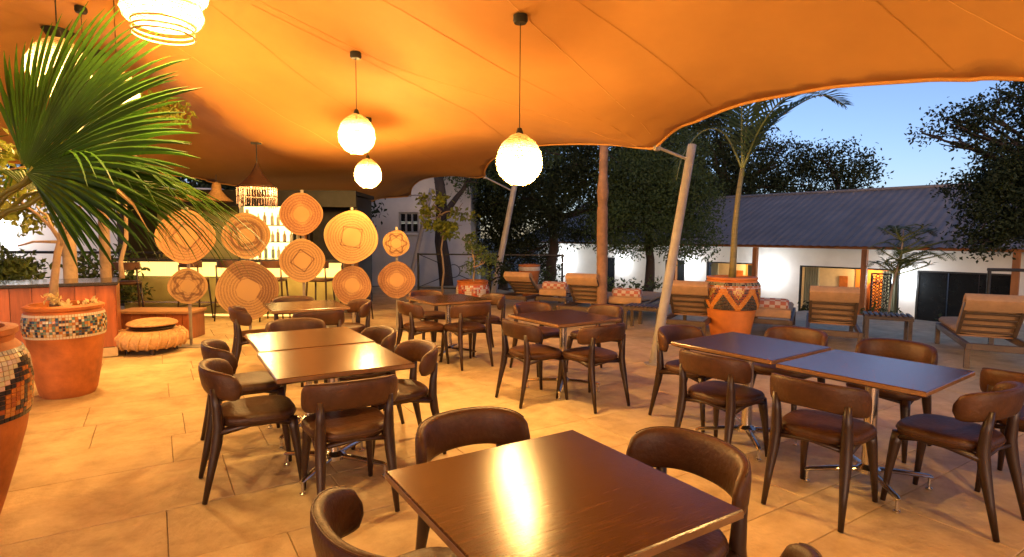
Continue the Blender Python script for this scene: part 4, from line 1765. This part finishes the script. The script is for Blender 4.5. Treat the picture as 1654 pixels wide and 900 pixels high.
# local: x along the eave, y away from the terrace, z from the lower ground
EZ = 1.27 - LOW
DT = .46 - LOW
SB = 1.6
X0, X1 = -15.0, 12.0
OPEN = [(-9.7, -8.9, 'door'), (-5.7, -4.6, 'door'), (-3.45, -1.15, 'room'), (.75, 4.25, 'room'), (4.75, 7.35, 'glass'), (8.6, 10.6, 'glass')]
xs = X0
b = MB()
segs = []
for a, c, k in OPEN:
    segs.append((xs, a))
    xs = c
segs.append((xs, X1))
for a, c in segs:
    b = MB()
    b.box(((a + c) / 2, SB + .1, DT / 2), (c - a, .2, DT))
    b.build('wall', whitewall, house)
b = MB()
b.box(((X0 + X1) / 2, SB + .1, (DT + EZ + .5) / 2), (X1 - X0, .2, EZ + .5 - DT))
b.build('upper_wall', whitewall, house)
b = MB()
b.box(((X0 + X1) / 2, SB / 2 - .2, .06), (X1 - X0, SB + .9, .12))
b.build('veranda_floor', stone, house)
b = MB()
b.box(((X0 + X1) / 2, .75, EZ + .06), (X1 - X0, 1.6, .03), M=Matrix.Rotation(R(6), 4, 'X'))
b.build('veranda_ceiling', whitewall, house)
b = MB()
b.box(((X0 + X1) / 2, 0, EZ), (X1 - X0, .12, .17), 0, .01)
b.build('eave_beam', orangewood, house)
for px in (-12, -8.2, -4.07, -.32, 3.61, 7.6, 11.4):
    b = MB()
    b.box((px, 0, (EZ - .09) / 2), (.17, .17, EZ - .09), 0, .01)
    b.build('post', orangewood, house)
for a, c, k in OPEN:
    w = c - a
    d = empty('door', ((a + c) / 2, SB + .05, 0))
    d.parent = house
    b = MB()
    for s in (-1, 1):
        b.box((s * (w / 2 - .03), 0, DT / 2), (.06, .1, DT))
    b.box((0, 0, DT - .03), (w - .12, .1, .06))
    b.build('door_frame', blackmetal, d)
    if k != 'room':
        np_ = 1 if w < 1.3 else 3
        for i in range(np_):
            b = MB()
            pwid = (w - .12) / np_
            b.box((-w / 2 + .06 + pwid * (i + .5), .03 * (i % 2), DT / 2), (pwid - .03, .02, DT - .1))
            b.build('pane', darkpane, d)
    else:
        b = MB()
        b.box((0, 1.9, DT / 2), (w + 1.6, .08, DT + .1))
        b.build('room_wall', mat('cream room wall', (.66, .54, .34), .8, .08), d)
        b = MB()
        b.box((w * .12, 1.82, DT * .48), (w * .42, .05, DT * .95))
        b.build('feature_wall', orangewall, d)
        b = MB()
        n_ = 20
        pts = [(w * .14 + .32 * math.cos(q), 1.77, 1.25 + .38 * math.sin(q)) for q in [math.pi * i / n_ for i in range(n_ + 1)]]
        b.tube([(w * .14 + .32, 1.77, .3)] + pts + [(w * .14 - .32, 1.77, .3)], .05, 8)
        b.build('arch', redwood, d, smooth=True)
        b = MB()
        b.box((-w * .22, 1.80, 1.45), (.32, .04, .62), 0, .01)
        b.build('picture', terracotta, d)
        for s in (-1, 1):
            b = MB()
            rows = []
            cw = w * .16
            for q in range(25):
                u_ = q / 24
                xx = s * (w / 2 - .08) - s * cw * u_
                rows.append([(xx, .22 + .04 * math.sin(q * 1.6), .14), (xx, .22 + .04 * math.sin(q * 1.6), DT - .08)])
            b.grid(rows)
            b.build('curtain', curtain, d)
        point_light('room_light', (w * .1, 1.2, DT - .25), 45, (1, .62, .28), .12, d)
# corrugated roof sheets
RW, RH = 5.4, 2.2
shw = .9
for k in range(int((X1 - X0) / shw)):
    b = MB()
    rows = []
    for j in range(13):
        x = X0 + k * shw + j * (shw - .002) / 12
        off = .02 * (1 if j % 4 in (1, 2) else 0)
        rows.append([(x, -.35, EZ + .13 + off - .35 * RH / RW + .02), (x, RW, EZ + .15 + RH + off)])
    b.grid(rows)
    b.build('roof_sheet', roofsheet, house)
b = MB()
b.add([(X0, RW + .02, EZ + .13 + RH), (X1, RW + .02, EZ + .13 + RH), (X1, RW * 2, EZ + .1), (X0, RW * 2, EZ + .1)], [(0, 1, 2, 3)])
b.build('rear_roof', roofsheet, house)
b = MB()
b.tube([(X0, RW, EZ + .19 + RH), (X1, RW, EZ + .19 + RH)], .07, 8)
b.build('ridge_cap', roofsheet, house, smooth=True)
for xx in (X0 + .1, X1 - .1):
    b = MB()
    b.add([(xx, SB, 0), (xx, RW * 2 - .6, 0), (xx, RW * 2 - .6, EZ), (xx, RW, EZ + RH), (xx, SB, EZ + .5)], [(0, 1, 2, 3, 4)])
    b.build('gable_wall', whitewall, house)
tag(house, 'long low white guest house with grey ribbed roof and timber veranda posts', 'house')


def to_house(x, y, z):
    q = house.matrix_basis if False else None
    return Vector((E0.x, E0.y, LOW)) + HD * x + HN * y + Vector((0, 0, z))


def wall_lamp(x, zz, label, power=20):
    p = to_house(x, SB - .01, zz)
    o = empty('wall_lamp', p, math.atan2(HD.y, HD.x))
    b = MB()
    b.box((0, -.012, 0), (.12, .02, .22), 0, .004)
    b.build('back_plate', blackmetal, o)
    b = MB()
    b.lathe([(.0, -.12), (.055, -.12), (.06, -.115), (.06, .115), (.055, .12), (0, .12)], 16, (0, -.10, 0))
    b.build('glass_cylinder', emit('cool lamp glass', (.86, .93, 1.0), 45), o, auto=40)
    point_light('lamp_glow', (0, -.45, 0), power, (.86, .93, 1.0), .08, o)
    tag(o, label, 'wall lamp', 'white wall lamps of the guest house')


wall_lamp(-4.30, 1.9, 'bright white wall lamp left of the palm pot on the guest house')
wall_lamp(-.45, 1.85, 'brightest white wall lamp in the middle of the guest house wall', 26)
wall_lamp(4.48, 1.8, 'bright white wall lamp beside the carved dark screen')
wall_lamp(-8.4, 1.9, 'white wall lamp seen right of the palm trunk')
wall_lamp(-12.6, 1.9, 'white wall lamp seen through the fork of the far tree', 45)

o = empty('wall_lamp', (-13.0, 13.92, 1.75), R(14))
b = MB()
b.box((0, 0, 0), (.12, .03, .22), 0, .004)
b.build('back_plate', blackmetal, o)
b = MB()
b.lathe([(.0, -.12), (.055, -.12), (.06, -.115), (.06, .115), (.055, .12), (0, .12)], 16, (0, -.10, 0))
b.build('glass_cylinder', emit('cool lamp glass', (.86, .93, 1.0), 45), o, auto=40)
point_light('lamp_glow', (0, -.30, 0), 40, (.9, .95, 1.0), .08, o)
tag(o, 'white wall lamp on the garden wall at the far left', 'wall lamp')

# carved screen
p = to_house(4.0, .5, 0)
o = empty('carved_screen', p, math.atan2(HD.y, HD.x))
b = MB()
for s in (-1, 1):
    b.box((s * .3, 0, 1.05), (.05, .05, 2.1), 0, .004)
for z in (.12, 2.08):
    b.box((0, 0, z), (.55, .05, .05), 0, .004)
b.build('screen_frame', blackmetal, o)
b = MB()
for i in range(16):
    for j in range(5):
        cx, cz = -.22 + j * .11, .22 + i * .115 + (.05 if j % 2 else 0)
        rr = random.uniform(.04, .06)
        b.tube([(cx + rr * math.cos(q), 0, cz + rr * math.sin(q)) for q in [2 * math.pi * i2 / 8 for i2 in range(9)]], .014, 4, cap=False)
kind(b.build('fretwork', blackmetal, o), 'stuff')
tag(o, 'dark carved fretwork screen standing on the guest house veranda', 'screen')

# black steel frame at the terrace edge
o = empty('steel_frame', (8.25, 9.7, 0), -.25)
b = MB()
b.cyl((-.0, 0, 0), (-.0, 0, 1.02), .028, n=12)
b.build('upright', blackmetal, o, auto=40)
b = MB()
b.cyl((2.4, 0, 0), (2.4, 0, 1.02), .028, n=12)
b.build('upright', blackmetal, o, auto=40)
b = MB()
b.cyl((-.028, 0, 1.03), (2.428, 0, 1.03), .028, n=12)
b.build('top_rail', blackmetal, o, auto=40)
tag(o, 'black steel tube frame behind the lounger at the right edge', 'railing')

# ------------------------------------------------------------------ cream house in the middle distance
o = empty('cream_house', (-4.3, 20.5, LOW))
W, Hh = 5.6, 7.0
wx0, wx1, wz0, wz1 = .2, .92, 3.40, 4.14
b = MB()
for (xa, xb, za, zb) in ((-2.8, wx0, 0, Hh), (wx1, 2.8, 0, Hh), (wx0, wx1, 0, wz0), (wx0, wx1, wz1, Hh)):
    b.box(((xa + xb) / 2, 0, (za + zb) / 2), (xb - xa, .3, zb - za))
b.build('front_wall', greywall, o)
b = MB()
b.box((-2.7, 3.2, Hh / 2), (.2, 6, Hh))
b.build('end_wall', greywall, o)
b = MB()
b.box((2.7, 3.2, Hh / 2), (.2, 6, Hh))
b.build('end_wall', greywall, o)
b = MB()
b.box((0, 3, Hh + .06), (W + .8, 7.2, .12))
b.build('flat_roof', roofsheet, o)
wdw = empty('window', ((wx0 + wx1) / 2, 0, (wz0 + wz1) / 2))
wdw.parent = o
ww, wh = wx1 - wx0, wz1 - wz0
b = MB()
for k in range(4):
    b.box((-ww / 2 + .03 + k * (ww - .06) / 3, -.02, 0), (.06, .08, wh))
for k in (-1, 0, 1):
    b.box((0, -.018, k * (wh / 2 - .03)), (ww - .01, .07, .05))
b.build('window_frame', mat('grey window frame', (.25, .24, .22), .6, .1), wdw)
for k in range(3):
    for q in (-1, 1):
        b = MB()
        b.box((-ww / 2 + .03 + (k + .5) * (ww - .06) / 3, .0, q * wh / 4), ((ww - .06) / 3 - .07, .015, wh / 2 - .07))
        b.build('pane', darkpane, wdw)
b = MB()
b.box((0, -.2, -wh / 2 - .05), (ww + .15, .1, .07), 0, .008)
b.build('window_sill', greywall, wdw)
tag(o, 'tall cream plastered house behind the fence with a barred window', 'house')

# white wall at far left
o = empty('white_garden_wall', (-12.5, 14.2, 0), R(14))
b = MB()
b.box((0, 0, 1.35), (9.5, .2, 2.7))
b.build('wall_panel', whitewall, o)
b = MB()
b.box((0, 0, 2.74), (9.6, .28, .08), 0, .01)
b.build('coping', greywall, o)
tag(o, 'white garden wall seen behind the masts at the far left', 'wall')
o = empty('dark_railing', (-10.2, 11.6, 0), R(6))
b = MB()
b.tube([(-3.5, 0, 1.15), (3.0, 0, 1.15)], .028, 8)
b.build('top_rail', blackmetal, o)
b = MB()
b.tube([(-3.5, 0, .25), (3.0, 0, .25)], .02, 8)
b.build('bottom_rail', blackmetal, o)
for k in range(5):
    b = MB()
    b.cyl((-3.4 + k * 1.55, 0, 0), (-3.4 + k * 1.55, 0, 1.14), .024, n=8)
    b.build('post', blackmetal, o)
tag(o, 'dark metal railing before the white wall at the far left', 'railing')


# ------------------------------------------------------------------ fence panels with ring and rays
def fence(x, y, rz, label):
    o = empty('metal_fence', (x, y, 0), rz)
    w, z0, z1 = 1.9, .16, 1.08
    for s in (-1, 1):
        b = MB()
        b.box((s * w / 2, 0, z1 / 2 + .01), (.05, .05, z1), 0, .004)
        b.build('post', blackmetal, o)
    for z in (z0, z1 - .02):
        b = MB()
        b.box((0, 0, z), (w - .05, .035, .04), 0, .004)
        b.build('rail', blackmetal, o)
    zc = (z0 + z1) / 2
    b = MB()
    b.tube([(.17 * math.cos(a), 0, zc + .17 * math.sin(a)) for a in [2 * math.pi * k / 24 for k in range(25)]], .012, 6, cap=False)
    b.build('ring', blackmetal, o, smooth=True)
    for sx in (-1, 1):
        for sz in (-1, 1):
            b = MB()
            b.cyl((sx * .135, 0, zc + sz * .105), (sx * (w / 2 - .03), 0, zc + sz * (z1 - z0 - .06) / 2), .011, n=6)
            b.build('ray', blackmetal, o)
    tag(o, label, 'fence', 'ring and ray fence panels')


fence(-1.55, 14.9, -.06, 'black metal fence panel with ring and rays, left of two')
fence(.38, 14.85, .02, 'black metal fence panel with ring and rays, right of two')

# ------------------------------------------------------------------ trees and shrubs
G1 = 'dark garden trees around the terrace'
tree('garden_tree', (-2.15, 17.9, LOW), (-2.4, 18.2, 3.6), .27, [(-2.4, 18.4, 5.6, 2.0, 1.8, 1.2), (-.9, 18.4, 4.9, 1.3, 1.3, .9), (-.3, 18.6, 4.2, 1.0, 1.0, .9), (-3.6, 19.2, 5.6, 1.4, 1.2, .9), (.5, 18.6, 4.6, 1.2, 1.1, 1.0), (-1.3, 18.8, 3.5, .9, .8, .6)], 20000, .105, leaf_mid, 'thick brown trunked tree behind the left fence panel', G1, .19)
tree('garden_tree', (1.65, 23.8, LOW), (1.7, 24.0, 2.2), .30, [(1.4, 23.8, 4.6, 2.3, 2.0, 1.4), (3.4, 23.4, 4.2, 2.0, 1.8, 1.3), (.2, 22.0, 3.2, 1.8, 1.5, 1.3), (2.6, 22.4, 2.4, 1.9, 1.5, 1.1), (4.6, 22.6, 2.8, 1.6, 1.4, 1.1), (2.0, 24.5, 6.4, 2.6, 2.0, 1.1)], 48000, .125, leaf_dark, 'broad dark tree with a forked trunk in front of a white lamp', G1, .24)
tree('garden_tree', (-.4, 25.5, LOW), (-.4, 25.6, 2.0), .26, [(-.6, 25.2, 3.6, 1.7, 1.4, 1.6), (.6, 25, 2.2, 1.5, 1.3, 1.3), (-1.2, 24.6, 2.0, 1.2, 1.1, 1.2), (-.3, 25.8, 5.6, 2.2, 1.6, 1.4), (.8, 24.6, .6, 1.4, 1.2, .9)], 32000, .13, leaf_dark, 'dark tree filling the gap behind the middle leaning pole', G1, .26)
tree('garden_tree', (5.3, 21.5, LOW), (5.2, 21.6, 1.8), .24, [(5.0, 21.3, 3.4, 1.8, 1.6, 1.4), (6.4, 21.8, 3.0, 1.5, 1.4, 1.2), (4.2, 20.6, 2.0, 1.4, 1.2, 1.0), (6.2, 20.5, 1.6, 1.2, 1.1, .8), (5.6, 22.4, 4.9, 1.9, 1.6, 1.0)], 38000, .12, leaf_mid, 'dark rounded tree behind the nearest tent pole', G1, .26)  # lighter leaf tone stands in for tent lamplight on this crown
tree('garden_tree', (13.6, 35.5, LOW), (13.6, 35.6, 4.4), .45, [(12.6, 35.5, 8.2, 2.2, 2.2, 1.5), (14.9, 36, 7.0, 2.0, 2.0, 1.5), (10.8, 35, 9.0, 1.9, 1.8, 1.4), (16.8, 35.6, 6.2, 1.8, 1.8, 1.4), (12.4, 36, 5.2, 3.4, 2.2, 2.2), (17.6, 35.2, 4.6, 1.6, 1.6, 1.6), (8.6, 34.5, 7.2, 2.3, 2.0, 2.0), (15, 35.5, 4.0, 3.0, 2, 1.6), (9.5, 35, 4.0, 3.0, 2, 2.0)], 44000, .19, leaf_dark, 'tall dark tree behind the guest house roof, left of the open sky', G1, .32)
tree('garden_tree', (20.2, 34.5, LOW), (20.2, 34.6, 2.4), .4, [(19.4, 34.5, 6.0, 1.5, 1.5, 1.3), (20.7, 34.5, 5.2, 1.2, 1.4, 1.5), (19.8, 35, 3.6, 2.0, 1.6, 1.4)], 5200, .22, leaf_dark, 'ragged dark tree top at the edge of the open sky', G1, .42)
tree('garden_tree', (28.5, 34, LOW), (28.6, 34.2, 1.8), .35, [(28.0, 34, 3.3, 2.6, 1.8, 1.2), (31, 34, 4.0, 2.6, 2.0, 1.5), (25.2, 34, 2.7, 2.0, 1.5, .8)], 7000, .3, leaf_dark, 'low dark trees beyond the ridge right of the chimney pole', G1, .4)
tree('garden_tree', (12.6, 11.9, LOW), (12.4, 12.0, 2.2), .10, [(11.4, 11.9, 3.3, 1.2, 1.2, .9), (10.2, 12, 2.0, .8, .7, .6), (9.9, 12.1, 2.6, .6, .6, .4), (10.6, 12, 2.8, .9, .8, .6), (10.1, 11.9, 1.5, .5, .5, .28), (8.75, 12.2, 3.8, .3, .3, .13), (9.2, 12.2, 4.1, .4, .3, .2), (9.7, 12.1, 4.3, .5, .4, .25), (9.4, 12.1, 3.5, .35, .3, .15), (12.4, 12.0, 4.6, 1.6, 1.4, .9), (10.0, 12.1, 3.95, .55, .5, .3), (9.35, 12.2, 3.95, .35, .35, .2), (10.5, 12.0, 4.55, .5, .5, .28), (10.3, 11.9, 3.2, .6, .5, .35), (11.0, 11.6, 2.2, .95, .9, .8), (11.7, 11.4, 1.3, .7, .7, .45), (10.7, 12.2, 5.1, .7, .6, .2), (10.4, 11.8, 1.75, .4, .4, .35)], 44000, .09, leaf_dark, 'near dark tree whose boughs reach in from the right edge', G1, .13, shell=.3)
tree('garden_tree', (-7.2, 17.9, 0), (-7.2, 18, 2.2), .2, [(-7.4, 18, 3.2, 1.7, 1.2, 1.3), (-5.6, 18.2, 2.9, 1.3, 1.1, 1.2), (-6.4, 18.0, 1.7, 1.6, 1.1, 1.0), (-8.6, 18, 2.2, 1.5, 1.1, 1.4)], 12000, .17, leaf_dark, 'dark tree behind the roof of the bar', G1, .22)
tree('garden_tree', (-11.4, 17.2, 0), (-11.4, 17.2, 2.4), .2, [(-11.2, 17.2, 3.6, 1.8, 1.2, 1.2), (-13.2, 17.4, 3.4, 1.6, 1.2, 1.2), (-9.6, 17.4, 3.2, 1.3, 1.1, 1.1)], 9000, .17, leaf_dark, 'dark tree above the white garden wall at the far left', G1, .22)
o = empty('feathery_tree', (8.85, 13.2, LOW))
b = MB()
b.tube([(0, 0, -.02), (.02, 0, 1.1), (.10, 0, 2.1), (.28, 0, 3.0), (.3, 0, 3.5)], [.035, .03, .026, .02, .012], 8)
b.build('trunk', palebark, o, smooth=True)
for k in range(30):
    a = k * 2.4
    z0 = random.choice((2.62, 2.85, 3.1, 3.4)) + random.uniform(-.06, .06)
    x0 = .2 + .1 * (z0 - 2.6)
    q = Vector((x0 + random.uniform(-.35, .75), random.uniform(-.4, .4), z0 + .12))
    ln = random.uniform(.35, .62)
    d = Vector((math.cos(a) * ln, math.sin(a) * ln, 0))
    feather_frond(o, [Vector((x0, 0, z0 - .12)), q, q + d * .5 + Vector((0, 0, .04)), q + d + Vector((0, 0, -.10))], .26, 24, leaf_mid, -.15, .5)
tag(o, 'young feathery tree with flat tiers before the dark glass door', 'tree')
tree('climbing_plant', (-1.75, 14.3, 0), (-1.85, 14.4, 2.2), .03, [(-1.9, 14.2, 2.0, .45, .35, .3), (-1.55, 14.3, 1.75, .35, .3, .3), (-2.0, 14.2, 2.3, .3, .3, .25), (-1.3, 14.3, 2.2, .25, .2, .3)], 520, .13, leaf_yellow, 'yellow green leafy sprig before the thick tree trunk', None, .10, 1.6, palebark, cat='plant')
tree('potted_shrub', (-.86, 12.3, .53), (-.82, 12.3, 1.0), .025, [(-.85, 12.3, 1.15, .24, .22, .35), (-.62, 12.2, .95, .2, .2, .25), (-.95, 12.35, 1.5, .15, .15, .25)], 700, .085, leaf_fresh, 'bright green shrub growing in the low round pot', None, .07, 2.2, palebark, cat='shrub')
tree('hedge_shrub', (-.55, 13.1, 0), (-.5, 13.1, .5), .03, [(-.5, 13.1, .75, .35, .3, .3), (-.2, 13.2, .6, .3, .3, .3)], 700, .08, leaf_dark, 'small dark shrub beside the low round pot', None, .07, 2, cat='shrub')
SHR = [(3.6, 15.6, LOW, 2.3, .9, leaf_mid, 'leafy green shrub with reddish stems right of the palm trunk'), (2.6, 16.6, LOW, 2.1, .8, leaf_fresh, 'bushy green shrub left of the palm trunk beyond the loungers'), (4.7, 14.2, LOW, 2.0, .7, leaf_mid, 'dark shrub at the terrace edge beside the nearest tent pole'),
       (1.5, 17.3, LOW, 2.3, .8, leaf_mid, 'green shrub behind the tall plain pot'), (6.9, 12.6, LOW, 1.75, .55, leaf_dark, 'low spiky plant behind the flat lounger and palm pot'), (7.9, 12.0, LOW, 1.75, .5, leaf_mid, 'small leafy plant left of the carved screen'), (9.3, 12.0, LOW, 1.5, .5, leaf_dark, 'low plant before the dark glass door'),
       (-8.9, 9.6, 0, 1.15, .55, leaf_mid, 'dark leafy bush behind the granite counter top'), (-10.3, 10.0, 0, 1.3, .6, leaf_fresh, 'green bush at the far left behind the counter'), (-7.4, 10.2, 0, 1.2, .5, leaf_mid, 'leafy bush between the counter end and the bar'), (-7.9, 8.6, 0, 1.25, .4, leaf_fresh, 'bush standing behind the two pale masts')]
for x, y, z, h, r, m, lab in SHR:
    tree('garden_shrub', (x, y, z), (x, y, z + h * .5), .035, [(x, y, z + h * .72, r, r * .9, h * .3), (x + r * .5, y, z + h * .5, r * .7, r * .7, h * .3), (x - r * .5, y + .1, z + h * .55, r * .7, r * .7, h * .28)], 1100, .12, m, lab, 'garden shrubs', .12, 2.1, cat='shrub')
tree('indoor_tree', (-5.6, 8.05, .95), (-5.3, 8.0, 3.0), .03, [(-4.9, 7.8, 3.25, .42, .3, .16), (-5.5, 7.9, 3.3, .4, .3, .2), (-4.6, 7.7, 3.12, .25, .2, .12), (-5.9, 7.9, 2.2, .5, .4, .35), (-6.6, 7.7, 2.0, .5, .4, .4), (-7.1, 7.4, 2.3, .5, .4, .4)], 1800, .10, leaf_yellow, 'tall slender tree with yellow green leaves behind the fan palm', None, .09, 1.8, palebark)

# pole and wires beyond the ridge
o = empty('utility_pole', (22.0, 31.0, LOW))
b = MB()
b.cyl((0, 0, 0), (0, 0, 5.65), .14, .12, 10)
b.build('pole', bark, o)
for k, z in enumerate((5.2, 4.9, 4.65)):
    b = MB()
    b.tube([(0, 0, z), (-8, 4, z - .9), (-16, 8, z - .8)], .012, 4)
    b.build('wire', blackmetal, o)
tag(o, 'dark utility pole with wires rising behind the roof ridge', 'utility pole')
